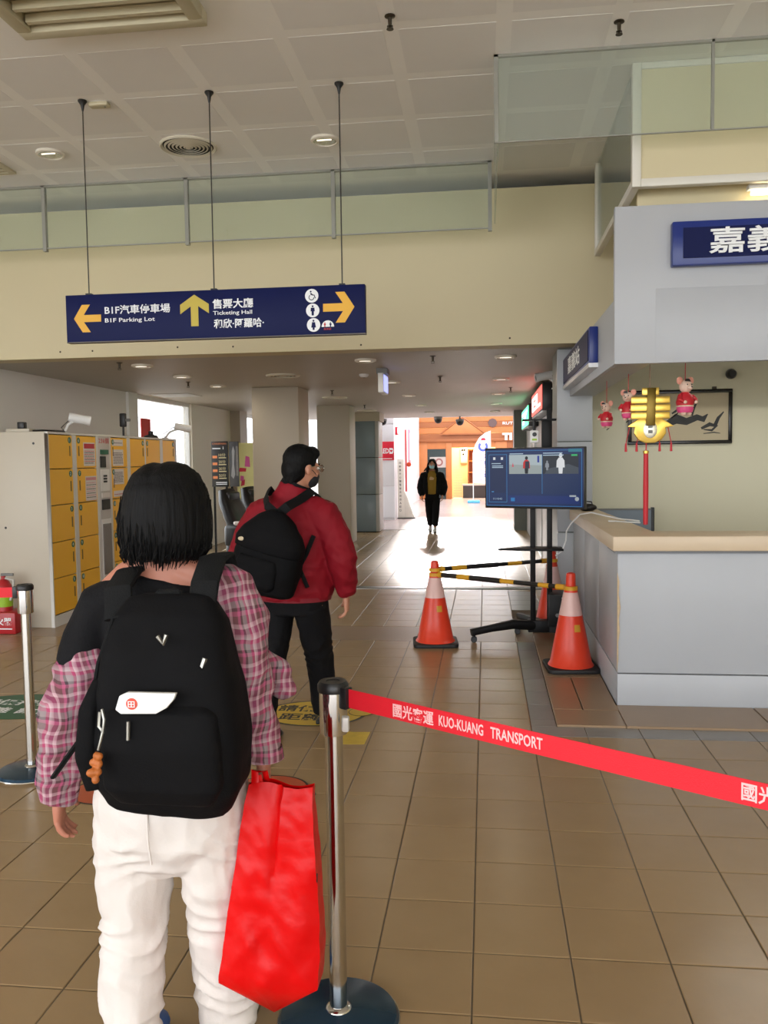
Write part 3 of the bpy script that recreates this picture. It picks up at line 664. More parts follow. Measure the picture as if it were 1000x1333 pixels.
for zz in (1.78, 0.1, 0.95): MB().lathe([(0.012, -0.0008), (0.012, 0.001)], M=FRONT((-0.45 if zz < 1 else -0.14, 0, zz if zz < 1.5 else 1.74)), n=10).build('screw_hole', BLACK, lk)
# cameras and boxes on the lockers
GREYM = mat('grey_plastic', (0, 0, 0))
def bullet_camera(loc, rz, lab, arm, tilt=-0.2):
    t = thing('security_camera', lab, 'camera', loc, rz)
    MB().lathe([(0.045, 0), (0.045, 0.012), (0.02, 0.02)], n=16).build('mount_base', WHITE, t, smooth=True)
    MB().tube([(0, 0, 0.01), (0, arm*0.3, 0.09), (0, arm, 0.14)], 0.014, n=10).build('arm', WHITE, t, smooth=True)
    M = Matrix.Translation((0, arm, 0.15)) @ Matrix.Rotation(tilt, 4, 'X') @ Matrix.Rotation(R(-90), 4, 'X')
    c = MB().lathe([(0.0, -0.08), (0.04, -0.08), (0.046, -0.06), (0.046, 0.10), (0.05, 0.10), (0.05, 0.13), (0.04, 0.13), (0.038, 0.115), (0, 0.115)], M=M, n=20).build('camera_body', WHITE, t, smooth=True)
    MB().lathe([(0.0, 0.112), (0.038, 0.114), (0.03, 0.122), (0, 0.122)], M=M, n=18).build('lens', BLACK, c, smooth=True)
    MB().tube([(0.0, 0.0, 0.02), (-0.05, -0.03, 0.06), (-0.04, arm*0.5, 0.15), (0, arm-0.07, 0.15)], 0.005, n=6).build('cable', BLACK, t, smooth=True)
    return t
bullet_camera((-4.20, 8.05, 1.85), R(-60), 'white bullet security camera on the lockers beside the paper notices', 0.12)
bullet_camera((-4.15, 10.60, 1.85), R(-70), 'white bullet security camera reaching out past the far end of the lockers', 0.20)
t = thing('junction_box', 'small cream box with black plug on top of the lockers', 'box', (-4.42, 7.62, 1.85))
MB().box(-0.12, 0.12, -0.06, 0.06, 0, 0.035).build('box_body', LBODY, t, bevel=0.006); MB().box(-0.02, 0.05, -0.03, 0.03, 0.035, 0.10).build('plug', BLACK, t, bevel=0.008)
t = MB().tube([(-4.30, 7.62, 1.862), (-4.22, 7.66, 1.865), (-4.15, 7.72, 1.862), (-4.12, 7.85, 1.862), (-4.17, 7.98, 1.863)], 0.012, n=8).build('power_cable', BLACK, smooth=True)
tag(t, 'black power cable lying along the locker top', 'cable')
t = thing('thermal_sensor', 'dark sensor head standing upright on the lockers against the bright window', 'sensor', (-4.25, 9.55, 1.85))
MB().lathe([(0.07, 0), (0.07, 0.01), (0.012, 0.02), (0.012, 0.12)], n=14).build('stand', BLACK, t, smooth=True); MB().box(-0.035, 0.035, -0.03, 0.03, 0.12, 0.28).build('sensor_head', BLACK, t, bevel=0.012)
MB().lathe([(0.018, 0), (0.018, 0.05)], M=face_matrix((0.035, 0, 0.20), (0, 1, 0), (0, 0, 1)), n=12).build('lens', GREYM, t)
t = thing('alarm_unit', 'low dark round unit on top of the far lockers', 'alarm', (-4.2, 10.25, 1.85))
MB().lathe([(0.09, 0), (0.085, 0.03), (0.04, 0.045), (0.03, 0.05), (0.03, 0.09), (0.0, 0.095)], n=20).build('alarm_body', BLACK, t, smooth=True); MB().lathe([(0.095, -0.0), (0.095, 0.008)], n=20).build('alarm_base', GREYM, t)
# red and orange bill on the window
t = MB().box(-5.03, -5.02, 11.9, 12.25, 1.85, 2.2).build('window_poster', [mat('poster_red', srgb(220, 60, 50), 0.6), mat('poster_orange', srgb(240, 170, 90), 0.6)])
tag(t, 'small red poster on the bright window above the lockers', 'poster')

# ------------------------------------------------------------------ extinguisher box
t = thing('fire_extinguisher', 'red fire extinguisher standing in a red floor box beside the lockers', 'fire extinguisher', (-4.43, 7.24, 0))
REDB = mat('extinguisher_red', srgb(176, 34, 40), 0.35)
MB().box(-0.2, 0.17, -0.12, 0.12, 0, 0.2).build('floor_box', REDB, t, bevel=0.012)
text('滅火器', 0.07, FRONT((-0.1, -0.1215, 0.08)), SIGNW, t, width=0.24, height=0.075, bold=0.002)
MB().box(-0.12, 0.14, -0.1225, -0.1205, 0.045, 0.055).build('printed_line', SIGNW, t)
c = MB().lathe([(0.0, 0.17), (0.075, 0.18), (0.075, 0.42), (0.05, 0.47), (0.02, 0.49), (0.02, 0.52), (0, 0.52)], n=24).build('cylinder', REDB, t, smooth=True)
MB().lathe([(0.0762, 0.24), (0.0762, 0.34)], n=24).build('label_band', mat('lime_label', srgb(150, 190, 40), 0.5), c, smooth=True)
MB().box(-0.02, 0.10, -0.012, 0.012, 0.52, 0.545).build('lever', mat('grey_plastic', (0, 0, 0)), t, bevel=0.004)
MB().tube([(0.02, 0, 0.5), (0.10, 0.0, 0.48), (0.11, -0.03, 0.38), (0.09, -0.05, 0.30)], 0.012, n=8).build('hose', mat('pale_hose', srgb(190, 186, 178), 0.5), t, smooth=True)

# ------------------------------------------------------------------ barrier posts
REDBELT = mat('red_webbing', srgb(216, 14, 36), 0.6, var=0.05, bump=0.15, bscale=400)
BLUEB = mat('blue_base_dome', srgb(34, 62, 84), 0.22, 0.5)
BELTT = mat('belt_print', srgb(246, 190, 190), 0.6)
def post(loc, lab):
    t = thing('barrier_post', lab, 'barrier post', loc)
    MB().lathe([(0.165, 0.0), (0.168, 0.008), (0.16, 0.02), (0.10, 0.032), (0.03, 0.036), (0.0, 0.036)], n=48).build('base', BLUEB, t, smooth=True)
    MB().lathe([(0.169, 0.0), (0.171, 0.004), (0.169, 0.008)], n=48).build('base_rim', STEEL, t, smooth=True)
    MB().lathe([(0.0245, 0.034), (0.0245, 0.82)], n=28).build('pole', STEEL, t, smooth=True)
    MB().lathe([(0.036, 0.036), (0.034, 0.04), (0.026, 0.045)], n=24).build('pole_collar', STEEL, t, smooth=True)
    MB().lathe([(0.025, 0.808), (0.037, 0.81), (0.038, 0.814), (0.038, 0.925)], n=32).build('cassette', CHROME, t, smooth=True)
    MB().lathe([(0.041, 0.925), (0.042, 0.93), (0.042, 0.944), (0.036, 0.953), (0.020, 0.953), (0.018, 0.950), (0.0, 0.950)], n=32).build('cap', BLACK, t, smooth=True)
    return t
def belt(post_obj, d, L, zoff, texts, first=0.055):
    d = Vector((d[0], d[1], 0)).normalized(); z0, z1 = 0.886+zoff, 0.936+zoff
    n = Vector((d.y, -d.x, 0))
    b = MB(); N = 24; h = 0.0012
    vs = []
    for k in range(N+1):
        s_ = first+(L-first)*k/N; sag = -0.004*math.sin(math.pi*k/N)
        for zz in (z0, z1):
            for e in (-h, h): vs.append(d*s_+n*e+Vector((0, 0, zz+sag)))
    fs = []
    for k in range(N):
        a = k*4; c = a+4
        fs += [(a, c, c+2, a+2), (a+1, a+3, c+3, c+1), (a+2, c+2, c+3, a+3), (a, a+1, c+1, c)]
    fs += [(0, 2, 3, 1), (N*4, N*4+1, N*4+3, N*4+2)]
    bl = b.add(vs, fs).build('belt', REDBELT, post_obj)
    for off, body, w, hh in texts:
        p = d*off+n*(h+0.0006); p.z = z0-0.002+(0.05-hh)/2
        text(body, 0.05, face_matrix(p, d, (0, 0, 1)), BELTT, bl, width=w, height=hh, ext=0.0003, bold=0.0008)
    b = MB(); M = face_matrix(Vector((0, 0, 0))+d*0.036, d, (0, 0, 1))
    b.obox(M, 0, 0.022, z0-0.004, z1+0.004, -0.014, 0.014); b.build('belt_clip', BLACK, post_obj, bevel=0.003)
    return bl
ps = post((-0.413, 2.205, 0), 'steel barrier post beside the red shopping bag, with long red belt')
dirB = (0.88, -0.57)
TX = []
for base in (0.0, 0.852): TX += [(base+0.21, '國光客運', 0.128, 0.036), (base+0.354, 'KUO-KUANG', 0.128, 0.027), (base+0.502, 'TRANSPORT', 0.136, 0.027)]
belt(ps, dirB, 1.862, 0.003, TX)
MB().box(0.028, 0.045, -0.028, -0.004, 0.82, 0.86).build('release_latch', mat('clear_latch', srgb(196, 190, 184), 0.3), ps, bevel=0.004)
ps2 = post((-2.275, 3.9, 0), 'steel barrier post with blue base standing before the lockers')
belt(ps2, (-0.985, -0.17), 1.662, 0.003, [(0.12+k*0.52, '國光客運 KUO-KUANG TRANSPORT', 0.40, 0.022) for k in range(2)])
ps4 = post((-2.275-0.9854*1.70, 3.9-0.1701*1.70, 0), 'steel barrier post at the end of the belt that runs past the lockers')
ps3 = post((-0.413+0.88/1.0485*1.90, 2.205-0.57/1.0485*1.90, 0), 'steel barrier post at the end of the long red belt')

# ------------------------------------------------------------------ floor stickers
def sticker(name, lab, cx, cy_, rx, ry, m_, rim=None, lines=(), rot=0.0):
    t = thing(name, lab, 'floor sticker', (cx, cy_, 0.0006), rot)
    pts = [(math.cos(2*math.pi*k/40)*rx, math.sin(2*math.pi*k/40)*ry) for k in range(40)]
    if rim: MB().prism([(x*1.07, y*1.07) for x, y in pts], Matrix.Translation((0, 0, 0)), 0.0008).build('rim', rim, t)
    MB().prism(pts, Matrix.Translation((0, 0, 0.0006)), 0.0008).build('disc', m_, t)
    for (body, x, y, w, h_, mm) in lines:
        text(body, 0.1, Matrix.Translation((x, y, 0.0016)), mm, t, width=w, height=h_, ext=0.0002, bold=0.002)
    return t
INKB = mat('sticker_black', srgb(40, 36, 30), 0.6)
sticker('green_floor_sticker', 'dark green oval floor sticker with white lettering near the lockers', -2.95, 4.98, 0.42, 0.27, mat('sticker_green', srgb(36, 92, 62), 0.5), None, [('請保持社交', -0.34, 0.02, 0.66, 0.12, SIGNW), ('距離 謝謝', -0.32, -0.15, 0.62, 0.12, SIGNW)])
sticker('yellow_floor_sticker', 'yellow floor sticker with black rim under the walking man', -1.05, 4.98, 0.30, 0.24, mat('sticker_yellow', srgb(206, 170, 46), 0.5), INKB, [('請保持', -0.24, 0.02, 0.36, 0.13, INKB), ('距離', -0.20, -0.15, 0.28, 0.13, INKB)])
sticker('yellow_floor_sticker', 'small yellow floor disc with black rim behind the barrier post', -0.765, 5.02, 0.075, 0.08, mat('sticker_yellow', (0, 0, 0)), INKB).location.z = 0.0022
t = MB().prism([(-0.08, -0.11), (0.08, -0.10), (0.085, 0.11), (-0.02, 0.10), (-0.09, 0.12)], Matrix.Translation((-0.745, 4.54, 0.0004)), 0.0008).build('tape_patch', mat('worn_yellow_tape', srgb(196, 164, 52), 0.6, var=0.2, scale=20)); tag(t, 'worn yellow tape patch on the floor tiles', 'floor tape')
sticker('red_floor_sticker', 'brick red round floor sticker with dark rim under the red bag', -1.02, 3.80, 0.17, 0.15, mat('sticker_brick', srgb(178, 84, 52), 0.5), INKB)
sticker('red_floor_sticker', 'brick red round floor sticker with dark rim left of the white trousers', -1.78, 3.70, 0.17, 0.15, mat('sticker_brick', (0, 0, 0)), INKB)
sticker('black_floor_sticker', 'dark small floor disc overlapping the brick red sticker', -0.86, 3.74, 0.07, 0.05, INKB)

# ------------------------------------------------------------------ cones and bars
CONE = mat('cone_orange', srgb(226, 62, 34), 0.35, var=0.05)
CONEW = mat('cone_reflective', srgb(232, 190, 182), 0.35, var=0.05)
CONEB = mat('cone_rubber_base', srgb(26, 25, 25), 0.6)
STK = mat('cone_yellow_tag', srgb(206, 150, 40), 0.5)
def cone(loc, rz, lab):
    t = thing('traffic_cone', lab, 'traffic cone', loc, rz)
    q = 0.185; o = []
    for cx, cy_, a0 in ((q-0.05, q-0.05, 0), (-q+0.05, q-0.05, 90), (-q+0.05, -q+0.05, 180), (q-0.05, -q+0.05, 270)):
        for k in range(4): a = R(a0+30*k); o.append((cx+0.05*math.cos(a), cy_+0.05*math.sin(a)))
    MB().prism(o, Matrix.Identity(4), 0.03).build('base', CONEB, t, bevel=0.006)
    f = lambda z: 0.152-(0.152-0.037)*(z-0.04)/(0.63-0.04)
    MB().lathe([(0.165, 0.03), (0.158, 0.042)] + [(f(z), z) for z in (0.05, 0.2, 0.395)], n=36).build('cone_body', CONE, t, smooth=True)
    MB().lathe([(f(0.395)+0.001, 0.395), (f(0.56)+0.001, 0.56)], n=36).build('reflective_band', CONEW, t, smooth=True)
    MB().lathe([(f(0.56), 0.56), (f(0.60), 0.60), (0.036, 0.605), (0.034, 0.68), (0.030, 0.695), (0.016, 0.70), (0.014, 0.66), (0, 0.66)], n=30).build('cone_tip', CONE, t, smooth=True)
    a0 = R(-72); r_ = f(0.31)+0.0025; pts = []
    b = MB(); vs = []
    for k in range(5):
        a = a0+R(-13+6.5*k)
        for zz in (0.285, 0.335): rr = f(zz)+0.0015; vs.append((rr*math.cos(a), rr*math.sin(a), zz))
    b.add(vs, [(k*2, k*2+2, k*2+3, k*2+1) for k in range(4)]).build('yellow_tag', STK, t)
    return t
cone((-0.425, 6.956, 0), R(6), 'orange traffic cone on open floor, holding one end of both striped bars')
cone((0.606, 6.149, 0.012), R(4), 'orange traffic cone close by the counter side, in front of the computer box')
cone((0.585, 7.60, 0.012), R(2), 'orange traffic cone half hidden behind the black screen cart')
YB = mat('bar_yellow', srgb(222, 164, 40), 0.4); BB = mat('bar_black', srgb(28, 26, 26), 0.35)
def bar(a, b_, lab, bands):
    a = Vector(a); b_ = Vector(b_); d = b_-a; L = d.length; d.normalize()
    t = thing('striped_bar', lab, 'barrier bar', a)
    MB().tube([d*0.06, d*(L*0.52)], 0.021, n=14).build('outer_tube', BB, t, smooth=True)
    MB().tube([d*(L*0.5), d*(L-0.05)], 0.017, n=14).build('inner_tube', BB, t, smooth=True)
    for s0, s1 in bands:
        r_ = 0.0216 if (s0+s1)/2 < 0.52 else 0.0176
        MB().tube([d*(L*s0), d*(L*s1)], r_, n=14).build('yellow_band', YB, t, smooth=True)
    for s_, off in ((0.0, 1), (L, -1)):
        c = d*s_; MB().lathe([(0.040, -0.015), (0.050, -0.013), (0.050, 0.013), (0.040, 0.015), (0.040, -0.015)], c=c, n=24).build('end_ring', YB, t, smooth=True)
    MB().tube([d*0.045, d*0.085], 0.024, n=12).build('end_sleeve', YB, t, smooth=True); MB().tube([d*(L-0.12), d*(L-0.045)], 0.022, n=12).build('end_sleeve', YB, t, smooth=True)
bar((-0.425, 6.956, 0.585), (0.606, 6.149, 0.60), 'black and yellow striped bar joining the open-floor cone to the counter cone', [(0.19, 0.29), (0.51, 0.62), (0.79, 0.86)])
bar((-0.425, 6.956, 0.625), (0.585, 7.60, 0.625), 'black and yellow striped bar running to the cone behind the screen cart', [(0.13, 0.25), (0.60, 0.72)])

# ------------------------------------------------------------------ screen cart
CX, CY = 0.47, 7.22
TH = R(-24)                                   # the screen turns towards the corridor
ca = thing('screen_cart', 'black wheeled stand with two poles carrying the thermal camera screen', 'stand', (CX, CY, 0), 0)
for x in (-0.075, 0.065): MB().box(x-0.022, x+0.022, -0.02, 0.02, 0.09, 1.60 if x < 0 else 1.95).build('pole', BLACKM, ca, bevel=0.004)
MB().box(-0.12, 0.11, -0.05, 0.05, 0.06, 0.16).build('base_beam', BLACKM, ca, bevel=0.006)
def foot(pts, casters):
    f_ = MB().tube(pts, [(0.032, 0.045), (0.03, 0.04), (0.026, 0.03)][:len(pts)] + [(0.026, 0.03)]*(len(pts)-3), n=12, expo=3.5).build('foot', BLACKM, ca, smooth=True)
    for (x, y) in casters:
        c = MB().tube([(x, y, 0.075), (x, y, 0.05)], 0.011).build('caster', BLACK, ca, smooth=True)
        for s_ in (-1, 1):
            M = Matrix.Translation((x, y+s_*0.014, 0.026)) @ Matrix.Rotation(R(90), 4, 'X')
            MB().lathe([(0.0, -0.008), (0.022, -0.008), (0.026, -0.004), (0.026, 0.004), (0.022, 0.008), (0, 0.008)], M=M, n=18).build('wheel', BLACK, c, smooth=True)
foot([(0.0, 0.0, 0.11), (-0.25, -0.08, 0.135), (-0.42, -0.15, 0.115), (-0.60, -0.20, 0.085)], [(-0.575, -0.19)])
foot([(0.0, 0.04, 0.11), (-0.08, 0.22, 0.11), (-0.15, 0.45, 0.10), (-0.17, 0.58, 0.085)], [(-0.20, 0.17), (-0.16, 0.55)])
foot([(0.0, 0.0, 0.10), (0.10, 0.04, 0.10), (0.2, 0.06, 0.09), (0.26, 0.07, 0.08)], [(0.24, 0.065)])
MB().prism([(-0.37, -0.10), (0.0, -0.16), (0.17, -0.15), (0.17, 0.06), (-0.12, 0.09)], Matrix.Translation((0, 0, 0.765)), 0.018).build('middle_shelf', BLACKM, ca, bevel=0.004)
MB().box(-0.16, 0.12, -0.05, 0.05, 1.85, 1.866).build('top_shelf', BLACKM, ca, bevel=0.003)
MB().box(0.0, 0.075, -0.03, 0.03, 1.60, 1.85).build('upper_mast', BLACKM, ca, bevel=0.004)
MB().box(-0.05, 0.05, 0.02, 0.06, 1.2, 1.55).build('screen_bracket', BLACKM, ca)
t = thing('camera_unit', 'small white camera box hanging under the top shelf above the screen', 'camera', (0.405, 7.14, 1.665))
MB().box(-0.035, 0.035, -0.03, 0.03, 0, 0.105).build('camera_case', WHITE, t, bevel=0.01)
MB().lathe([(0.018, 0), (0.018, 0.012), (0.012, 0.014), (0.0, 0.012)], M=FRONT((0.0, -0.03, 0.07)), n=16).build('lens', BLACK, t, smooth=True)
MB().tube([(0, 0.01, 0.1), (0, 0.02, 0.19)], 0.012).build('hanger', BLACK, t, smooth=True); MB().box(-0.02, 0.02, -0.032, -0.029, 0.02, 0.035).build('status_label', mat('lime_label', (0, 0, 0)), t)
# screen
tv = thing('display_screen', 'flat display screen showing a thermal camera view on the black cart', 'screen', (0.395, 7.10, 1.118), TH)
MB().box(-0.437, 0.437, 0.0, 0.05, 0.0, 0.51).build('screen_bezel', BLACK, tv, bevel=0.005)
MB().box(-0.3, 0.2, 0.05, 0.085, 0.05, 0.42).build('rear_housing', BLACK, tv, bevel=0.01)
EM = lambda n_, c, e=1.0: mat('screen_'+n_, (0.005, 0.005, 0.005), 0.25, emit=e*0.65, ecol=c, spec=0.15)
NAV, NAV2, CYA = EM('navy', srgb(24, 48, 98)), EM('panel', srgb(30, 52, 96)), EM('cyan', srgb(70, 150, 215))
def ui(n_, x0, x1, z0, z1, m_, lay=1, parent=None):
    return MB().box(x0, x1, -0.0006*lay-0.0004, -0.0006*(lay-1), z0, z1).build(n_, m_, parent or tv)
scr = ui('screen_face', -0.425, 0.425, 0.018, 0.498, NAV, 1)
def outline(x0, x1, z0, z1, w, m_, lay=2):
    b = MB(); y0, y1 = -0.0006*lay-0.0004, -0.0006*(lay-1)
    b.box(x0, x1, y0, y1, z0, z0+w).box(x0, x1, y0, y1, z1-w, z1).box(x0, x0+w, y0, y1, z0+w, z1-w).box(x1-w, x1, y0, y1, z0+w, z1-w)
    b.build('screen_outline', m_, scr)
outline(-0.422, 0.412, 0.022, 0.485, 0.003, CYA); outline(-0.40, -0.235, 0.05, 0.455, 0.003, CYA)
ui('screen_panel', -0.385, -0.25, 0.13, 0.395, EM('side', srgb(26, 44, 86)), 2, scr)
ui('camera_picture', -0.215, 0.075, 0.29, 0.45, EM('hall', srgb(186, 200, 205)), 2, scr); ui('thermal_picture', 0.079, 0.385, 0.29, 0.45, EM('thermal', srgb(40, 46, 56)), 2, scr)
ui('screen_panel', -0.215, 0.075, 0.125, 0.285, NAV2, 2, scr); ui('screen_panel', 0.079, 0.385, 0.125, 0.285, NAV2, 2, scr)
ui('screen_panel', -0.225, 0.39, 0.045, 0.108, EM('bar', srgb(28, 52, 116)), 2, scr); ui('screen_line', 0.075, 0.078, 0.125, 0.45, CYA, 3, scr)
# pictures: figure in red with pack, floor, cone, blue sign, pale wall
SC = lambda pts, m_, n_='picture_shape', lay=3: MB().prism(pts, FRONT((0, -0.0006*(lay-1), 0)), 0.0008).build(n_, m_, scr)
SC([(-0.215, 0.29), (0.075, 0.29), (0.075, 0.36), (-0.215, 0.37)], EM('pfloor', srgb(168, 178, 176)))
def blob(cx, cz, s_, m_, m2=None):
    SC([(cx-0.012*s_, cz), (cx+0.012*s_, cz), (cx+0.016*s_, cz+0.05*s_), (cx-0.016*s_, cz+0.05*s_)], m2 or m_, lay=4)
    SC([(cx-0.028*s_, cz+0.04*s_), (cx+0.028*s_, cz+0.04*s_), (cx+0.026*s_, cz+0.085*s_), (cx+0.012*s_, cz+0.105*s_), (cx-0.012*s_, cz+0.105*s_), (cx-0.026*s_, cz+0.085*s_)], m_, lay=5)
    SC([(cx+0.012*s_*math.cos(a*0.5236), cz+0.118*s_+0.014*s_*math.sin(a*0.5236)) for a in range(12)], m2 or m_, lay=4)
blob(-0.06, 0.292, 1.1, EM('red', srgb(214, 44, 44)), EM('pblack', srgb(24, 26, 34))); SC([(-0.072, 0.335), (-0.035, 0.335), (-0.035, 0.395), (-0.07, 0.395)], EM('ppack', srgb(44, 46, 66)), lay=6)
blob(0.235, 0.292, 1.25, EM('white', srgb(244, 246, 248))); blob(0.12, 0.32, 0.6, EM('grey', srgb(150, 156, 164)))
SC([(-0.19, 0.35), (-0.172, 0.35), (-0.181, 0.385)], EM('cone', srgb(225, 90, 110)), lay=4); SC([(0.035, 0.385), (0.052, 0.385), (0.052, 0.44), (0.035, 0.44)], EM('psign', srgb(40, 60, 160)), lay=4)
SC([(0.10, 0.29), (0.385, 0.29), (0.385, 0.34), (0.30, 0.37), (0.12, 0.33)], EM('tgrey', srgb(74, 82, 92)), lay=3)
ui('green_mark', 0.325, 0.375, 0.435, 0.448, EM('green', srgb(60, 200, 120)), 4, scr)
for k, (x0, x1, z) in enumerate(((-0.21, -0.09, 0.455), (0.085, 0.25, 0.457), (0.085, 0.26, 0.44), (-0.375, -0.29, 0.375), (-0.37, -0.27, 0.355), (-0.37, -0.27, 0.342))): ui('screen_print', x0, x1, z, z+0.007, EM('print', srgb(190, 215, 235)), 4, scr)
for x in (-0.36, -0.29): ui('screen_icon', x, x+0.02, 0.41, 0.432, EM('white', (0, 0, 0)), 4, scr)
ui('screen_icon', -0.375, -0.355, 0.135, 0.143, CYA, 4, scr); ui('screen_icon', -0.20, -0.165, 0.06, 0.09, EM('iblue', srgb(40, 130, 200)), 4, scr); ui('screen_icon', 0.31, 0.365, 0.102, 0.116, EM('igrey', srgb(180, 190, 196)), 4, scr)
MB().lathe([(0.017, 0), (0.017, 0.001)], M=FRONT((0.372, -0.0012, 0.085)), n=20).build('screen_icon', EM('igrey', (0, 0, 0)), scr); ui('screen_icon', 0.30, 0.41, 0.468, 0.492, EM('teal', srgb(50, 130, 150)), 3, scr)
text('11:10:42', 0.03, FRONT((-0.36, -0.0018, 0.072)), EM('print', (0, 0, 0)), scr, width=0.08, height=0.016, ext=0.0002)
# computer on the cart
t = thing('computer', 'black desktop computer box standing on the cart base beside the poles', 'computer', (0.585, 7.03, 0.135), R(-8))
MB().box(-0.075, 0.075, 0.0, 0.28, 0, 0.27).build('computer_case', BLACK, t, bevel=0.004); MB().box(-0.068, 0.068, -0.006, 0.001, 0.006, 0.264).build('front_bezel', BLACKM, t, bevel=0.003)
MB().lathe([(0.016, 0.0), (0.016, 0.0015)], M=FRONT((0, -0.006, 0.10)), n=20).build('logo_ring', mat('grey_plastic', (0, 0, 0)), t); MB().box(0.03, 0.045, -0.0075, -0.006, 0.03, 0.045).build('power_button', WHITE, t); MB().box(0.035, 0.042, -0.0075, -0.006, 0.24, 0.25).build('status_label', WHITE, t)
MB().box(-0.07, 0.07, 0.05, 0.25, -0.06, 0.0).build('support', BLACKM, t)
# white cable from the counter to the cart
t = MB().tube([(1.12, 6.35, 1.068), (1.02, 6.5, 1.07), (0.92, 6.65, 1.085), (0.84, 6.85, 1.10), (0.765, 7.0, 1.075), (0.70, 7.05, 1.0), (0.665, 7.1, 0.93), (0.66, 7.1, 0.85), (0.63, 7.12, 0.76), (0.58, 7.15, 0.72)], 0.006, n=8).build('white_cable', WHITE, smooth=True)
tag(t, 'white cable hanging from the counter worktop down to the cart', 'cable')
t = MB().tube([(1.10, 6.2, 1.067), (1.0, 6.28, 1.067), (0.95, 6.35, 1.067), (0.90, 6.36, 1.067)], 0.005, n=8).build('white_cable', WHITE, smooth=True); tag(t, 'short loose white cable lying on the counter worktop', 'cable')
# office things
t = thing('desk_partition', 'low blue-grey partition panel behind the counter worktop', 'partition', (1.0, 8.3, 0)); MB().box(0, 0.60, 0, 0.03, 0.0, 1.03).build('panel', mat('partition_blue_grey', srgb(126, 138, 150), 0.6), t, bevel=0.004)
MB().box(0.575, 0.605, -0.006, 0.036, 0.0, 1.05).build('end_post', BLACK, t, bevel=0.004); MB().box(0, 0.60, -0.004, 0.034, 1.025, 1.04).build('top_rail', mat('grey_plastic', (0, 0, 0)), t)
t = thing('black_bag', 'small black bag lying at the far end of the counter worktop', 'bag', (0.91, 7.70, 1.06)); MB().ell((0, 0, 0.03), (0.08, 0.06, 0.035)).build('bag_body', BLACK, t, smooth=True); MB().tube([(-0.04, 0, 0.05), (-0.02, 0, 0.085), (0.03, 0, 0.08), (0.04, 0, 0.05)], 0.006).build('bag_handle', BLACK, t, smooth=True)
# ------------------------------------------------------------------ picture and camera on the office wall
t = thing('framed_ink_painting', 'ink painting in a thin black frame on the office wall', 'picture', (1.405, 8.62, 1.655))
BLKF = mat('black_lacquer_frame', srgb(24, 22, 22), 0.25)
w_, h_ = 0.989, 0.531
for q in ((0, w_, -0.03, 0, 0, 0.035), (0, w_, -0.03, 0, h_-0.035, h_), (0, 0.035, -0.03, 0, 0.035, h_-0.035), (w_-0.035, w_, -0.03, 0, 0.035, h_-0.035)): MB().box(*q).build('frame_rail', BLKF, t, bevel=0.004)
MB().box(0.03, w_-0.03, -0.014, -0.004, 0.03, h_-0.03).build('paper', mat('aged_silk', srgb(196, 182, 152), 0.7, var=0.06, scale=4), t)
INKP = mat('painting_ink', srgb(60, 60, 60), 0.7, var=0.3, scale=20)
def stroke(pts, rs):
    b = MB(); M = FRONT((0, -0.0146, 0)); n = len(pts); L = []; Rr = []
    for i in range(n):
        a = Vector(pts[max(0, i-1)]); c = Vector(pts[min(n-1, i+1)]); d = (c-a).normalized(); nrm = Vector((-d.y, d.x)); p = Vector(pts[i])
        L.append(tuple(p+nrm*rs[i])); Rr.append(tuple(p-nrm*rs[i]))
    b.prism(L+Rr[::-1], M, 0.0008).build('brush_stroke', INKP, t)
stroke([(0.38, 0.20), (0.46, 0.25), (0.56, 0.22), (0.66, 0.26), (0.72, 0.24), (0.76, 0.29)], [0.03, 0.05, 0.035, 0.03, 0.03, 0.004])
stroke([(0.70, 0.15), (0.78, 0.19), (0.84, 0.17), (0.80, 0.13), (0.72, 0.14)], [0.012, 0.02, 0.02, 0.012, 0.004])
stroke([(0.83, 0.18), (0.86, 0.25), (0.91, 0.31)], [0.018, 0.015, 0.005]); stroke([(0.60, 0.28), (0.63, 0.36), (0.66, 0.41)], [0.02, 0.014, 0.004]); stroke([(0.72, 0.10), (0.82, 0.11), (0.88, 0.10)], [0.004, 0.006, 0.003]); stroke([(0.42, 0.30), (0.48, 0.34), (0.54, 0.29)], [0.008, 0.016, 0.008])
MB().box(0.80, 0.84, -0.02, 0.0, h_, h_+0.025).build('hanging_hook', mat('dark_bronze', (0, 0, 0)), t); MB().box(0.15, 0.19, -0.02, 0.0, h_, h_+0.025).build('hanging_hook', mat('dark_bronze', (0, 0, 0)), t)
t = thing('wall_camera', 'small dark camera high on the office wall above the painting', 'camera', (2.38, 8.62, 2.33)); MB().lathe([(0.05, 0), (0.05, 0.02), (0.02, 0.03)], M=FRONT((0, 0, 0)), n=16).build('mount', GREYM, t, smooth=True)
MB().lathe([(0, 0.02), (0.04, 0.03), (0.045, 0.10), (0.03, 0.13), (0, 0.13)], M=FRONT((-0.02, -0.02, -0.01)), n=16).build('camera_body', BLACK, t, smooth=True)

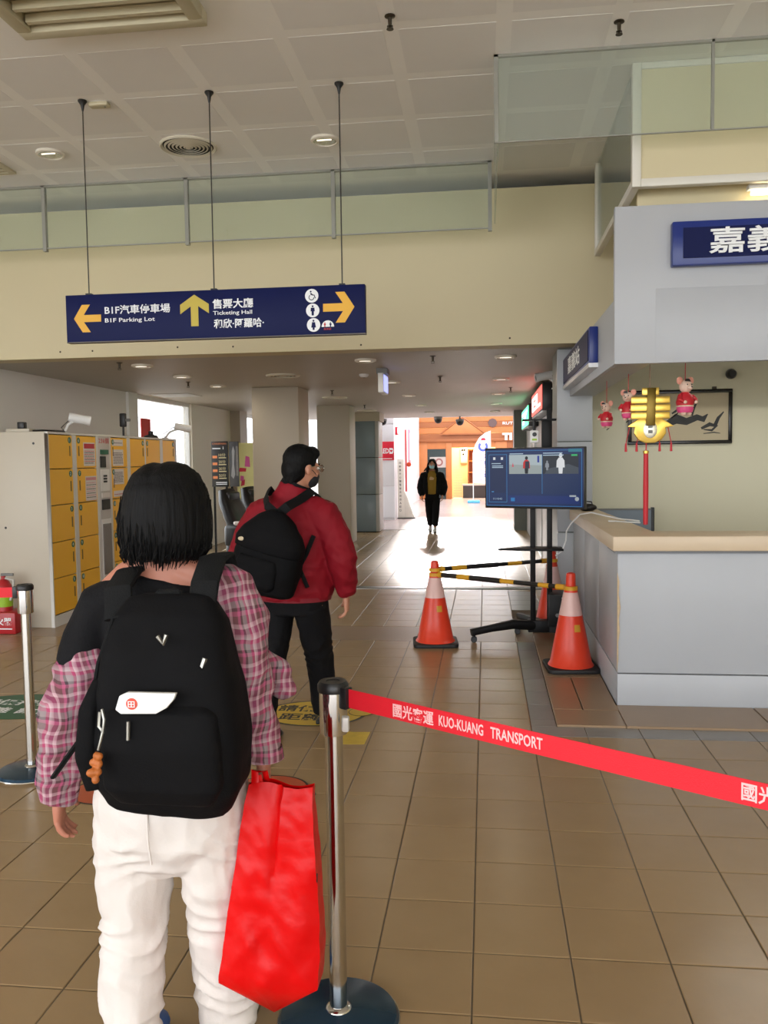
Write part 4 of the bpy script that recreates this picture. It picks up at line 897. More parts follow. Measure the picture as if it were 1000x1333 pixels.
# ------------------------------------------------------------------ hanging New Year ornaments
GOLD = mat('gold_foil', srgb(226, 190, 92), 0.28, 0.85, var=0.15, scale=30); GOLDD = mat('dark_gold_foil', srgb(110, 88, 30), 0.3, 0.7, var=0.2, scale=30)
REDS = mat('red_silk', srgb(196, 30, 44), 0.5); PINKS = mat('pink_silk', srgb(220, 74, 130), 0.5); SKINP = mat('plush_cream', srgb(232, 200, 180), 0.7, bump=0.3, bscale=200); EARP = mat('plush_ear_pink', srgb(232, 160, 140), 0.7)
g = thing('gold_spring_ornament', 'gold foil character ornament with long red tassel hanging over the counter', 'ornament', (1.09, 5.82, 1.645))
gm = lambda dz=0.0: FRONT((0, -0.012+dz, 0))
for z, w in ((0.30, 0.055), (0.246, 0.125), (0.195, 0.128), (0.144, 0.125)):
    hh = 0.052 if w < 0.1 else 0.048
    MB().prism([(-w, z), (w, z), (w, z+hh), (-w, z+hh)], gm(), 0.024).build('gold_bar', GOLD, g, bevel=0.005)
MB().prism([(-0.03, 0.10), (0.03, 0.10), (0.035, 0.35), (-0.022, 0.352)], FRONT((0, -0.014, 0)), 0.026).build('centre_stroke', GOLDD, g, bevel=0.004)
MB().prism([(-0.15, 0.095), (-0.06, 0.16), (0.06, 0.16), (0.155, 0.095), (0.10, 0.085), (0.105, 0.05), (0.075, 0.005), (0.03, -0.015), (-0.03, -0.015), (-0.075, 0.005), (-0.105, 0.05), (-0.10, 0.09)], FRONT((0, -0.006, 0)), 0.02).build('sun_disc', GOLD, g, bevel=0.006)
MB().prism([(0.045*math.cos(a*math.pi/12), 0.075+0.058*math.sin(a*math.pi/12)) for a in range(24)], FRONT((0, -0.026, 0)), 0.006).build('medallion', mat('silver_foil', srgb(190, 186, 170), 0.25, 0.7), g, bevel=0.002)
for z in (0.05, 0.085): MB().box(-0.014, 0.014, -0.036, -0.032, z, z+0.022).build('medallion_mark', mat('grey_plastic', (0, 0, 0)), g)
MB().tube([(0, 0, 0.35), (0, 0, 1.305)], 0.0025, n=6).build('hanging_string', mat('string_brown', srgb(150, 110, 90), 0.7), g)
MB().tube([(-0.02, 0, -0.01), (-0.022, 0, -0.07)], 0.004, n=6).build('tassel_cord', REDS, g); MB().lathe([(0.018, -0.085), (0.02, -0.075), (0.018, -0.065), (0, -0.063)], c=(-0.022, 0, 0), n=14).build('tassel_bead', GOLD, g, smooth=True)
MB().lathe([(0, -0.565), (0.016, -0.56), (0.018, -0.3), (0.015, -0.08), (0.0, -0.078)], c=(-0.022, 0, 0), n=16).build('red_tassel', REDS, g, smooth=True)
for x in (-0.153, -0.083, 0.067, 0.141):
    MB().tube([(x*0.85, 0, 0.03 if abs(x) < 0.1 else 0.09), (x, 0, -0.015)], 0.003, n=6).build('tassel_cord', REDS, g); MB().lathe([(0, -0.072), (0.009, -0.07), (0.006, -0.015), (0, -0.012)], c=(x, 0, 0), n=10).build('small_tassel', REDS, g, smooth=True)
def mouse(loc, s_, rz, lab, cord_top):
    t = thing('plush_mouse_ornament', lab, 'ornament', loc, rz, 'plush mouse ornaments over the counter'); t.scale = (s_, s_, s_)
    MB().lathe([(0, 0.0), (0.048, 0.004), (0.058, 0.03), (0.054, 0.048)], n=20).build('skirt', PINKS, t, smooth=True)
    MB().lathe([(0.055, 0.046), (0.062, 0.075), (0.05, 0.12), (0.025, 0.145), (0, 0.148)], n=20).build('jacket', REDS, t, smooth=True)
    MB().lathe([(0.057, 0.043), (0.060, 0.048), (0.057, 0.053)], n=20).build('hem_trim', SKINP, t, smooth=True)
    hd_ = MB().ell((0, -0.008, 0.185), (0.046, 0.045, 0.045)).ell((0, -0.05, 0.175), (0.02, 0.022, 0.017)).build('head', SKINP, t, smooth=True)
    MB().ell((0, -0.073, 0.178), (0.006, 0.005, 0.005), 8, 6).build('nose', BLACK, hd_, smooth=True)
    for s in (-1, 1):
        MB().ell((s*0.045, 0.0, 0.225), (0.026, 0.009, 0.027)).build('ear', EARP, hd_, smooth=True); MB().ell((s*0.018, -0.048, 0.195), (0.005, 0.004, 0.006), 8, 6).build('eye', BLACK, hd_, smooth=True)
        MB().tube([(s*0.048, -0.01, 0.12), (s*0.066, -0.03, 0.09), (s*0.05, -0.055, 0.075)], [0.016, 0.015, 0.012], n=10).build('arm', REDS, t, smooth=True); MB().ell((s*0.045, -0.06, 0.073), (0.013, 0.012, 0.012), 10, 6).build('paw', SKINP, t, smooth=True)
        MB().ell((s*0.022, -0.012, -0.004), (0.018, 0.025, 0.014), 10, 6).build('foot', SKINP, t, smooth=True)
    MB().tube([(0.0, 0.05, 0.02), (-0.02, 0.08, -0.01), (-0.05, 0.08, -0.03)], 0.004, n=6).build('tail', BLACK, t, smooth=True)
    MB().prism([(-0.03, 0.22), (0.012, 0.215), (0.0, 0.235), (-0.022, 0.236)], FRONT((0, -0.03, 0)), 0.02).build('hat', BLACK, t, bevel=0.003)
    MB().tube([(0, 0, 0.228), (0, 0, (cord_top-loc[2])/s_)], 0.003, n=6).build('hanging_string', REDS, t)
    return t
mouse((1.318, 5.82, 1.825), 0.95, R(25), 'plush mouse ornament in red jacket hanging in front of the ink painting', 2.95)
mouse((0.891, 6.4, 1.765), 0.75, R(-40), 'plush mouse ornament hanging free under the header beside the grey column', 2.10)
mouse((0.965, 5.9, 1.80), 0.78, R(-30), 'plush mouse ornament tucked behind the gold character ornament', 2.10)

# ------------------------------------------------------------------ massage corner behind the people
LEATH = mat('black_leather', srgb(30, 30, 32), 0.3, bump=0.2, bscale=40)
def massage_chair(loc, rz, lab):
    t = thing('massage_chair', lab, 'massage chair', loc, rz, 'massage chairs before the window')
    MB().box(-0.36, 0.36, -0.30, 0.36, 0.0, 0.30).build('base', LEATH, t, bevel=0.05, seg=3)
    MB().box(-0.26, 0.26, -0.34, 0.30, 0.28, 0.44).build('seat', LEATH, t, bevel=0.06, seg=3)
    b = MB().tube([(0, 0.22, 0.36), (0, 0.34, 0.66), (0, 0.46, 0.92), (0, 0.52, 1.10)], [(0.27, 0.10), (0.29, 0.12), (0.27, 0.10), (0.19, 0.07)], n=20, expo=3, side=(1, 0, 0)); b.build('backrest', LEATH, t, smooth=True)
    MB().box(-0.17, 0.17, 0.36, 0.46, 0.92, 1.07).build('headrest', LEATH, t, bevel=0.04, seg=3)
    for s in (-1, 1):
        a = MB().box(s*0.36-0.09, s*0.36+0.09, -0.34, 0.34, 0.25, 0.58).build('armrest', LEATH, t, bevel=0.06, seg=3)
        MB().tube([(s*0.40, -0.34, 0.52), (s*0.45, -0.1, 0.54), (s*0.42, 0.25, 0.52)], 0.014, n=8).build('chrome_trim', STEEL, a, smooth=True)
    MB().box(-0.24, 0.24, -0.62, -0.34, 0.08, 0.40).build('leg_rest', LEATH, t, bevel=0.06, seg=3)
    return t
mc = massage_chair((-3.55, 12.75, 0), R(78), 'black leather massage chair with chrome trimmed arms beside the first cream pillar')
dup(mc, (-3.5, 13.8, 0), R(82), 'black leather massage chair in the row before the window, nearer the poster boards')
t = thing('folded_towel', 'white and brown folded towel on a massage chair', 'towel', (-3.58, 12.40, 0.582), R(20))
MB().box(-0.22, 0.20, -0.12, 0.12, 0, 0.05).build('white_fold', mat('towel_white', srgb(214, 204, 200), 0.9, bump=0.4, bscale=80), t, bevel=0.02); MB().box(-0.02, 0.24, -0.10, 0.10, 0.05, 0.085).build('brown_fold', mat('towel_brown', srgb(120, 74, 56), 0.9, bump=0.4, bscale=80), t, bevel=0.015)
t = thing('price_board', 'black massage price board with orange tags standing by the window', 'sign board', (-4.60, 13.8, 0))
BRD = mat('board_black', srgb(34, 34, 36), 0.4)
MB().box(0, 0.285, 0, 0.03, 1.12, 1.885).build('board', BRD, t, bevel=0.003); MB().box(0.02, 0.05, 0.0, 0.03, 0, 1.12).box(0.235, 0.265, 0, 0.03, 0, 1.12).build('stand_leg', BLACKM, t)
ORG = mat('board_orange', srgb(232, 140, 84), 0.5); BT = mat('board_print', srgb(220, 206, 160), 0.5)
text('CHAIRMAN', 0.05, FRONT((0.02, -0.0006, 1.83)), ORG, t, width=0.24, height=0.03); MB().box(0.02, 0.16, -0.0014, 0, 1.755, 1.775).build('board_print', SIGNW, t); text('i', 0.05, FRONT((0.20, -0.0006, 1.75)), SIGNW, t, width=0.015, height=0.05)
for k, n_ in enumerate(('10分', '20分', '30分', '50分')):
    z = 1.60-k*0.115; MB().box(0.02, 0.10, -0.0014, 0, z, z+0.045).build('orange_tag', ORG, t); text(n_, 0.05, FRONT((0.125, -0.0006, z+0.025)), BT, t, width=0.12, height=0.06); MB().box(0.125, 0.255, -0.0014, 0, z, z+0.015).build('board_print', BT, t)
for z in (1.185, 1.155): MB().box(0.07, 0.26, -0.0014, 0, z, z+0.014).build('board_print', SIGNW, t)
t = thing('picture_board', 'dark grey poster board standing beside the massage price board', 'sign board', (-4.30, 13.82, 0)); MB().box(0, 0.165, 0, 0.03, 1.12, 1.88).build('board', mat('board_grey_photo', srgb(76, 76, 78), 0.4, var=0.4, scale=9), t, bevel=0.003); MB().box(0.02, 0.05, 0, 0.03, 0, 1.12).build('stand_leg', BLACKM, t)
MB().prism([(0.03, 1.3), (0.07, 1.25), (0.10, 1.32), (0.085, 1.5), (0.10, 1.72), (0.075, 1.8), (0.05, 1.72), (0.055, 1.5)], FRONT((0, -0.0002, 0)), 0.001).build('printed_figure', mat('board_figure', srgb(150, 150, 150), 0.5), t); MB().box(0.12, 0.155, -0.001, 0, 1.3, 1.8).build('printed_strip', mat('board_strip', srgb(120, 116, 112), 0.5, var=0.4, scale=30), t)
t = thing('yellow_poster_board', 'pale yellow poster board with pink and red shapes beside the cream pillar', 'poster', (-4.40, 14.6, 0))
MB().box(0, 0.62, 0, 0.02, 0.75, 1.87).build('poster_sheet', mat('poster_yellow', srgb(226, 220, 150), 0.6), t); MB().box(0.0, 0.62, 0.0, 0.02, 0.25, 0.75).build('lower_sheet', mat('poster_pale', srgb(206, 214, 196), 0.6, var=0.1, scale=20), t)
MB().box(0.03, 0.06, 0.005, 0.02, 0, 0.25).box(0.55, 0.58, 0.005, 0.02, 0, 0.25).build('stand_leg', ALU, t)
PK = mat('poster_pink', srgb(220, 96, 160), 0.6); RD = mat('poster_crimson', srgb(206, 44, 66), 0.6)
for o_, m_ in (([(0.14, 1.45), (0.24, 1.44), (0.23, 1.62), (0.16, 1.64)], PK), ([(0.03, 1.36), (0.16, 1.36), (0.17, 1.42), (0.05, 1.43)], RD), ([(0.05, 1.2), (0.12, 1.19), (0.12, 1.28), (0.06, 1.29)], PK), ([(0.06, 1.10), (0.13, 1.12), (0.14, 1.22), (0.08, 1.2)], RD)): MB().prism(o_, FRONT((0, -0.0002, 0)), 0.001).build('printed_shape', m_, t)
MB().prism([(0.12, 0.45), (0.26, 0.45), (0.26, 0.82), (0.18, 0.9), (0.12, 0.82)], FRONT((0, -0.0012, 0)), 0.001).build('printed_shape', mat('poster_green', srgb(120, 196, 160), 0.6), t)
t = MB().box(-5.035, -5.03, 18.3, 18.75, 1.75, 2.1).build('window_poster', mat('poster_sky_blue', srgb(80, 170, 220), 0.6)); tag(t, 'small sky blue poster on the far window', 'poster')

# ------------------------------------------------------------------ far hall
t = thing('aed_sign', 'red AED sign with white letters and heart on the white far wall', 'sign', (-2.695, 21.22, 1.52)); AR = mat('aed_red', srgb(216, 36, 60), 0.4)
MB().box(0, 0.40, -0.02, 0, 0, 0.47).build('sign_plate', AR, t, bevel=0.003); text('AED', 0.2, FRONT((0.03, -0.0206, 0.17)), SIGNW, t, width=0.24, height=0.13, bold=0.006)
hp = [(0.035*math.sin(a)**3, 0.03*(math.cos(a)-0.38*math.cos(2*a)-0.15*math.cos(3*a))) for a in [k*math.pi/12 for k in range(24)]]
MB().prism([(0.28, 0.16), (0.36, 0.16), (0.385, 0.20), (0.385, 0.27), (0.36, 0.305), (0.28, 0.305)], FRONT((0, -0.0202, 0)), 0.0008).build('heart_panel', SIGNW, t); MB().prism([(x+0.33, y+0.235) for x, y in hp], FRONT((0, -0.0212, 0)), 0.0008).build('heart', AR, t); MB().box(0.05, 0.35, -0.021, -0.02, 0.03, 0.045).build('printed_line', SIGNW, t)
t = thing('aed_stand', 'tall white information stand with sloping foot beneath the AED sign', 'stand', (-2.27, 21.7, 0))
MB().box(0, 0.17, 0, 0.10, 0.02, 1.54).build('column', mat('warm_white_panel', srgb(238, 234, 222), 0.4), t, bevel=0.006)
MB().prism([(0.17, 0.02), (0.44, 0.02), (0.40, 0.10), (0.24, 0.60), (0.17, 0.72)], FRONT((0, 0.10, 0)), 0.10).build('sloping_foot', mat('warm_white_panel', (0, 0, 0)), t, bevel=0.004); MB().box(-0.01, 0.45, -0.02, 0.12, 0, 0.02).build('base', BLACK, t)
for k, ch in enumerate('自動體外心臟電擊去顫器AED'): text(ch, 0.08, FRONT((0.05, -0.0006, 1.42-k*0.095)), INKB, t, width=0.05, height=0.055)
MB().lathe([(0.06, 0), (0.06, 0.04), (0.0, 0.06)], M=FRONT((0.30, 0.05, 1.40)), n=16).build('alarm_lamp', mat('alarm_orange', srgb(232, 90, 50), 0.4), t, smooth=True); MB().box(0.20, 0.25, 0.0, 0.05, 0.70, 2.3).build('red_strip', mat('pink_strip', srgb(232, 110, 110), 0.5), t)
t = thing('wall_lamp_sign', 'small red box sign projecting high on the white far wall', 'sign', (-2.30, 21.6, 2.17)); MB().box(0, 0.05, 0, 0.3, 0, 0.2).build('sign_case', AR, t, bevel=0.006); MB().box(0.05, 0.052, 0.03, 0.27, 0.03, 0.17).build('sign_face', SIGNW, t)
t = thing('pink_wall_sign', 'thin pink vertical sign on the rear white far wall', 'sign', (-2.50, 27.4, 1.4)); MB().box(0, 0.04, 0, 0.5, 0, 1.1).build('sign_panel', mat('pink_panel', srgb(232, 120, 140), 0.5), t, bevel=0.004); MB().box(0.04, 0.042, 0.08, 0.42, 0.1, 1.0).build('sign_face', SIGNW, t)
# wooden storefront
WD = mat('orange_wood', srgb(176, 106, 54), 0.5, var=0.14, scale=5); WDD = mat('orange_wood_dark', srgb(144, 82, 40), 0.5, var=0.14, scale=5)
sf = thing('wooden_storefront', 'orange wooden storefront with lit open doorway at the corridor end', 'storefront', (-2.55, 32.0, 0))
z = 2.26; k = 0
while z < 3.05:
    MB().box(0, 6.1, 0, 0.08, z, z+0.215).build('plank', WD if k % 2 else WDD, sf, bevel=0.008, seg=1); z += 0.22; k += 1
MB().box(0, 6.1, -0.10, 0.1, 2.16, 2.27).build('lintel', WDD, sf, bevel=0.01)
for x0, x1 in ((0.02, 0.36), (1.06, 1.28), (2.92, 3.35), (5.8, 6.1)): MB().box(x0, x1, -0.04, 0.12, 0, 2.16).build('post', WD, sf, bevel=0.012)
MB().box(0.36, 1.06, -0.02, 0.1, 1.90, 2.16).build('transom', WD, sf); MB().box(1.28, 2.92, -0.02, 0.1, 1.94, 2.16).build('transom', WD, sf); MB().box(3.35, 5.8, -0.02, 0.1, 0, 2.16).build('side_panel', WDD, sf)
MB().prism([(0.9, 2.45), (2.5, 2.45), (1.7, 3.05)], FRONT((0, -0.02, 0)), 0.05).build('gable_board', WD, sf, bevel=0.01); MB().tube([(0.85, -0.05, 2.44), (1.7, -0.05, 3.08), (2.55, -0.05, 2.44)], 0.035, n=4).build('gable_trim', WDD, sf); MB().box(0.85, 2.55, -0.09, 0.0, 2.42, 2.47).build('gable_trim', WDD, sf)
MB().box(0.36, 1.06, 0.0, 0.06, 0, 1.90).build('dark_window', mat('shop_dark_glass', srgb(34, 48, 48), 0.15), sf); p_ = MB().box(0.45, 1.06, -0.012, 0.0, 1.20, 1.60).build('window_plaque', mat('plaque_grey', srgb(170, 160, 154), 0.5), sf); MB().lathe([(0.15, 0), (0.15, 0.002)], M=FRONT((0.80, -0.012, 1.40)), n=24).build('plaque_ring', mat('plaque_red', srgb(130, 80, 76), 0.5), p_); MB().lathe([(0.09, 0), (0.09, 0.002)], M=FRONT((0.80, -0.014, 1.40)), n=24).build('plaque_disc', mat('plaque_grey', (0, 0, 0)), p_)
text('TI', 0.3, FRONT((3.18, -0.105, 2.20)), SIGNW, sf, width=0.36, height=0.26, bold=0.02, ext=0.01); MB().lathe([(0.17, 0), (0.17, 0.02)], M=FRONT((2.82, -0.02, 2.85)), n=8).build('emblem', mat('emblem_brown', srgb(84, 62, 60), 0.5), sf); text('RUTY', 0.2, FRONT((3.2, -0.02, 2.78)), SIGNW, sf, width=0.5, height=0.1, ext=0.01)
# shop interior
SHOP = mat('shop_warm_wall', srgb(240, 224, 176), 0.6)
struct(MB().box(-2.55, 3.6, 34.4, 34.5, 0, 3).box(-2.65, -2.55, 32.1, 34.5, 0, 3).box(3.6, 3.7, 32.1, 34.5, 0, 3).box(-2.65, 3.7, 32.1, 34.5, 2.9, 3).build('wall_shop', SHOP)); struct(MB().box(-2.55, 3.6, 32.0, 34.4, -0.12, -0.001).build('floor_shop', SLAB))
L = bpy.data.lights.new('shop_lamp', 'AREA'); L.energy = 260; L.size = 1.5; L.color = (1, 0.8, 0.5); lo = bpy.data.objects.new('shop_lamp', L); COL.objects.link(lo); lo.location = (-0.4, 33.2, 2.8)
t = thing('shop_shelf', 'orange wooden shelf unit inside the lit shop doorway', 'shelf', (-0.65, 33.6, 0)); 
for z in (0.5, 0.95, 1.4, 1.85): MB().box(0, 1.2, 0, 0.4, z, z+0.05).build('shelf_board', WD, t)
MB().box(0, 1.2, 0.38, 0.4, 0.3, 1.9).build('back_panel', WD, t); MB().box(-0.05, 0, 0, 0.4, 0, 1.9).build('side_panel', WDD, t); MB().box(1.2, 1.25, 0, 0.4, 0, 1.9).build('side_panel', WDD, t)
t = thing('goods_box', 'red and white goods box on the shop shelf', 'box', (-0.20, 33.7, 1.001)); MB().box(0, 0.45, 0, 0.2, 0, 0.16).build('carton', mat('goods_white', srgb(230, 220, 214), 0.5), t); text('NEW', 0.1, FRONT((0.03, -0.001, 0.03)), AR, t, width=0.38, height=0.1)
t = thing('wire_rack', 'white wire grid rack standing inside the shop doorway', 'rack', (-1.22, 32.5, 0)); b = MB()
for k in range(6): b.tube([(k*0.06, 0, 0), (k*0.06, 0, 1.25)], 0.005, n=5)
for k in range(13): b.tube([(0, 0, k*0.1), (0.3, 0, k*0.1)], 0.005, n=5)
b.build('grid', mat('grid_grey', srgb(150, 150, 146), 0.5), t); MB().box(-0.02, 0.32, -0.1, 0.1, 0, 0.02).build('rack_base', WHITE, t)
t = thing('shop_counter', 'dark low display table inside the shop doorway', 'table', (-0.9, 32.6, 0)); MB().box(0, 1.4, 0, 0.5, 0.48, 0.54).build('table_top', mat('table_grey', srgb(180, 172, 166), 0.5), t); MB().box(0.03, 1.37, 0.03, 0.47, 0, 0.48).build('table_body', mat('table_dark', srgb(52, 46, 44), 0.6), t)
t = thing('wall_cabinet', 'small white wall cabinet in the shop doorway', 'cabinet', (-1.0, 34.3, 1.35)); MB().box(0, 0.26, 0, 0.1, 0, 0.62).build('cabinet_case', WHITE, t, bevel=0.01); 
for x, z in ((0.07, 0.52), (0.16, 0.52), (0.11, 0.35)): MB().lathe([(0.04, 0), (0.04, 0.02)], M=FRONT((x, 0, z)), n=12).build('dial', BLACK, t)
# feather flag
fl = thing('feather_flag', 'white feather flag with blue emblem on a pale blue foot before the storefront', 'flag', (-0.42, 29.0, 0))
o_ = [(0.0, 0.68), (0.62, 0.66), (0.60, 2.44), (0.42, 2.38), (0.22, 2.22), (0.08, 1.98), (0.0, 1.70)]
MB().prism(o_, FRONT((0, 0.006, 0)), 0.008).build('flag_cloth', mat('flag_cloth', srgb(236, 216, 208), 0.7), fl)
MB().tube([(0, 0, 0.06), (0, 0, 1.70), (0.08, 0, 1.98), (0.22, 0, 2.22), (0.42, 0, 2.38), (0.60, 0, 2.45)], 0.014, n=8).build('flag_pole', WHITE, fl, smooth=True)
MB().box(-0.20, 0.22, -0.12, 0.12, 0, 0.10).build('water_base', mat('sky_blue_plastic', srgb(90, 170, 206), 0.4), fl, bevel=0.025); FB = mat('flag_blue', srgb(74, 92, 168), 0.6)
b = MB(); ring = [(0.17*math.cos(R(a)), 0.17*math.sin(R(a))) for a in range(130, 411, 14)] + [(0.09*math.cos(R(a)), 0.09*math.sin(R(a))) for a in range(410, 129, -14)]
b.prism([(x+0.34, y+1.93) for x, y in ring], FRONT((0, -0.003, 0)), 0.002).build('emblem', FB, fl); MB().prism([(0.26, 2.14), (0.44, 2.14), (0.40, 2.22), (0.30, 2.22)], FRONT((0, -0.003, 0)), 0.002).build('emblem_crown', AR, fl)
for k, ch in enumerate('活養工場'): text(ch, 0.2, FRONT((0.36, -0.003, 1.50-k*0.22)), FB, fl, width=0.17, height=0.18, bold=0.004)
text('Factory Shop', 0.1, face_matrix((0.24, -0.003, 1.55), (0, 0, -1), (1, 0, 0)), FB, fl, width=0.8, height=0.07)
# camera at corridor wall
bullet_camera((0.78, 9.6, 2.30), R(100), 'grey bullet camera on the corridor wall near the counter side sign', 0.10)
# ------------------------------------------------------------------ people
def blend(name, b, voxel, m_, parent=None, smooth=3, wr=0.0, wsc=9.0, stretch=(1, 1, 1), seed=0.0):
    """fuse overlapping closed pieces into one continuous surface"""
    o = b.build(name, m_)
    md = o.modifiers.new('r', 'REMESH'); md.mode = 'VOXEL'; md.voxel_size = voxel
    if smooth:
        ms = o.modifiers.new('s', 'SMOOTH'); ms.factor = 0.5; ms.iterations = smooth
    dg = bpy.context.evaluated_depsgraph_get(); dg.update()
    me = bpy.data.meshes.new_from_object(o.evaluated_get(dg)); me.name = name
    old = o.data; o.modifiers.clear(); o.data = me; bpy.data.meshes.remove(old)
    if not me.materials: me.materials.append(m_)
    if wr > 0:
        ns = [v.normal.copy() for v in me.vertices]
        for v, n in zip(me.vertices, ns):
            p = Vector((v.co.x*stretch[0], v.co.y*stretch[1], v.co.z*stretch[2]))*wsc + Vector((seed, seed*1.7, seed*0.3))
            f = noise.noise(p) + 0.5*noise.noise(p*2.1)
            r_ = 1-abs(noise.noise(p*1.3+Vector((5, 2, 1))))*2
            v.co += n*(wr*(0.7*f+0.5*max(0, r_)))
    me.shade_smooth()
    o.name = name
    if parent: o.parent = parent
    return o
def folds(me, zones, freq):
    """cloth creases: wavering ridges round the limb, strongest near the given heights"""
    ns = [v.normal.copy() for v in me.vertices]
    for v, n in zip(me.vertices, ns):
        a = sum(am*math.exp(-((v.co.z-zc)/w)**2) for zc, w, am in zones)
        if a < 0.0008: continue
        q = v.co*6.0; ph = v.co.z*freq + 5.0*noise.noise(q) + 14*v.co.x*(1 if v.co.x > 0 else -1)
        r_ = 1-abs(math.sin(ph)); m_ = 0.5+0.5*noise.noise(q*1.7+Vector((3, 1, 7)))
        v.co += n*a*(r_*1.2-0.45)*max(0, m_*1.5-0.15)
def head_parts(b, M, ears=True):
    Q = M.to_3x3()
    e = lambda c, r: b.ell(M @ Vector(c), r, 18, 12, M=Q)
    e((0, -0.012, 0.03), (0.073, 0.092, 0.085)); e((0, 0.022, -0.025), (0.060, 0.066, 0.085)); e((0, 0.038, -0.078), (0.042, 0.045, 0.036))
    e((0, 0.075, 0.018), (0.05, 0.018, 0.016)); e((0.034, 0.064, -0.03), (0.022, 0.02, 0.022)); e((-0.034, 0.064, -0.03), (0.022, 0.02, 0.022))
    b.tube([M @ Vector(p) for p in ((0, 0.085, 0.012), (0, 0.096, -0.008), (0, 0.104, -0.028), (0, 0.094, -0.036))], [0.009, 0.011, 0.015, 0.012], n=10)
    e((0, 0.084, -0.058), (0.022, 0.010, 0.006)); e((0, 0.083, -0.068), (0.018, 0.010, 0.006)); e((0, 0.078, -0.093), (0.02, 0.014, 0.013))
    if ears:
        for s in (-1, 1): e((s*0.076, -0.002, -0.012), (0.011, 0.020, 0.032))
def eyes(M, parent):
    for s in (-1, 1):
        w = MB().ell(M @ Vector((s*0.031, 0.078, 0.004)), (0.013, 0.009, 0.008), 12, 8, M=M.to_3x3()).build('eye', mat('eye_white', srgb(226, 220, 212), 0.2), parent, smooth=True)
        MB().ell(M @ Vector((s*0.031, 0.0855, 0.004)), (0.0055, 0.003, 0.0055), 10, 6, M=M.to_3x3()).build('iris', mat('iris_dark', srgb(40, 26, 20), 0.15), w, smooth=True)
        MB().tube([M @ Vector((s*0.014, 0.092, 0.022)), M @ Vector((s*0.032, 0.090, 0.028)), M @ Vector((s*0.05, 0.078, 0.022))], [0.003, 0.004, 0.002], n=6).build('eyebrow', HAIR, parent, smooth=True)
def hand_parts(b, wrist, d, nrm, thumb, curl=22, s=1.0, spread=0.0):
    w = Vector(wrist); d = Vector(d).normalized(); nrm = Vector(nrm); nrm = (nrm-d*nrm.dot(d)).normalized(); th = Vector(thumb); th = (th-d*th.dot(d)-nrm*th.dot(nrm)).normalized()
    b.tube([w-d*0.03*s, w+d*0.012*s, w+d*0.05*s, w+d*0.088*s], [(0.024*s, 0.019*s), (0.028*s, 0.018*s), (0.038*s, 0.015*s), (0.036*s, 0.012*s)], n=14, side=th, expo=2.6)
    for k, (off, L) in enumerate(((0.028, 0.068), (0.0095, 0.077), (-0.0095, 0.072), (-0.028, 0.056))):
        p = w+d*0.082*s+th*off*s; q = [p]; a = 0; dd = d+th*spread*(1.5-k)*0.12
        for seg in (0.42, 0.32, 0.26):
            a += R(curl if seg > 0.4 else curl*1.2); v = (dd*math.cos(a)+nrm*math.sin(a)).normalized(); q.append(q[-1]+v*L*seg*s)
        b.tube(q, [0.0092*s, 0.009*s, 0.0082*s, 0.0065*s], n=10)
    p = w+d*0.022*s+th*0.026*s; v1 = (d*0.62+th*0.62+nrm*0.45).normalized(); v2 = (d*0.85+th*0.25+nrm*0.45).normalized()
    b.tube([p-v1*0.012*s, p+v1*0.032*s, p+v1*0.032*s+v2*0.03*s, p+v1*0.032*s+v2*0.048*s], [0.016*s, 0.0115*s, 0.010*s, 0.007*s], n=10)
def shoe(pos, rz, m_, sole, parent, L=0.25, w=0.047, pitch=0.0, name='shoe'):
    M = Matrix.Translation(pos) @ Matrix.Rotation(rz, 4, 'Z') @ Matrix.Rotation(pitch, 4, 'X')
    pts = [(0, -0.06, 0.05), (0, -0.03, 0.062), (0, 0.03, 0.058), (0, 0.09, 0.045), (0, 0.15, 0.035), (0, L-0.06, 0.028)]
    rs = [(0.03, 0.045), (0.038, 0.052), (0.042, 0.05), (0.047, 0.036), (0.045, 0.028), (0.026, 0.016)]
    b = MB().tube([M @ Vector(p) for p in pts], rs, n=16, side=M.to_3x3() @ Vector((1, 0, 0))); b.ell(M @ Vector((0, -0.005, 0.085)), (0.038, 0.05, 0.035))
    o = blend(name, b, 0.008, m_, parent, 2)
    ol = [(math.copysign(1, x)*abs(x)*(0.044 if y > 0 else 0.036), y*0.16+0.04) for x, y in [(math.cos(2*math.pi*k/24), math.sin(2*math.pi*k/24)) for k in range(24)]]
    MB().prism(ol, M, 0.02).build('sole', sole, o, bevel=0.004)
    return o
SKIN = mat('skin', srgb(186, 130, 104), 0.5, var=0.06, scale=12); SKINH = mat('skin_flushed', srgb(178, 116, 94), 0.5, var=0.08, scale=14)
HAIR = mat('black_hair', srgb(7, 7, 8), 0.65, var=0.3, scale=40, spec=0.18)
def hair_material():
    M = MATS['black_hair']; nt = M.node_tree; b = nt.nodes['Principled BSDF']
    tc = nn(nt, 'ShaderNodeTexCoord'); mp = nn(nt, 'ShaderNodeMapping'); mp.inputs['Scale'].default_value = (160, 160, 9)
    n = nn(nt, 'ShaderNodeTexNoise'); n.inputs['Scale'].default_value = 1.0; bp = nn(nt, 'ShaderNodeBump'); bp.inputs['Strength'].default_value = 0.6; bp.inputs['Distance'].default_value = 0.004
    nt.links.new(tc.outputs['Object'], mp.inputs[0]); nt.links.new(mp.outputs[0], n.inputs['Vector']); nt.links.new(n.outputs['Fac'], bp.inputs['Height']); nt.links.new(bp.outputs[0], b.inputs['Normal'])
hair_material()
BLKC = mat('black_cotton', srgb(12, 12, 15), 0.8, var=0.15, bump=0.2, bscale=150, spec=0.2)
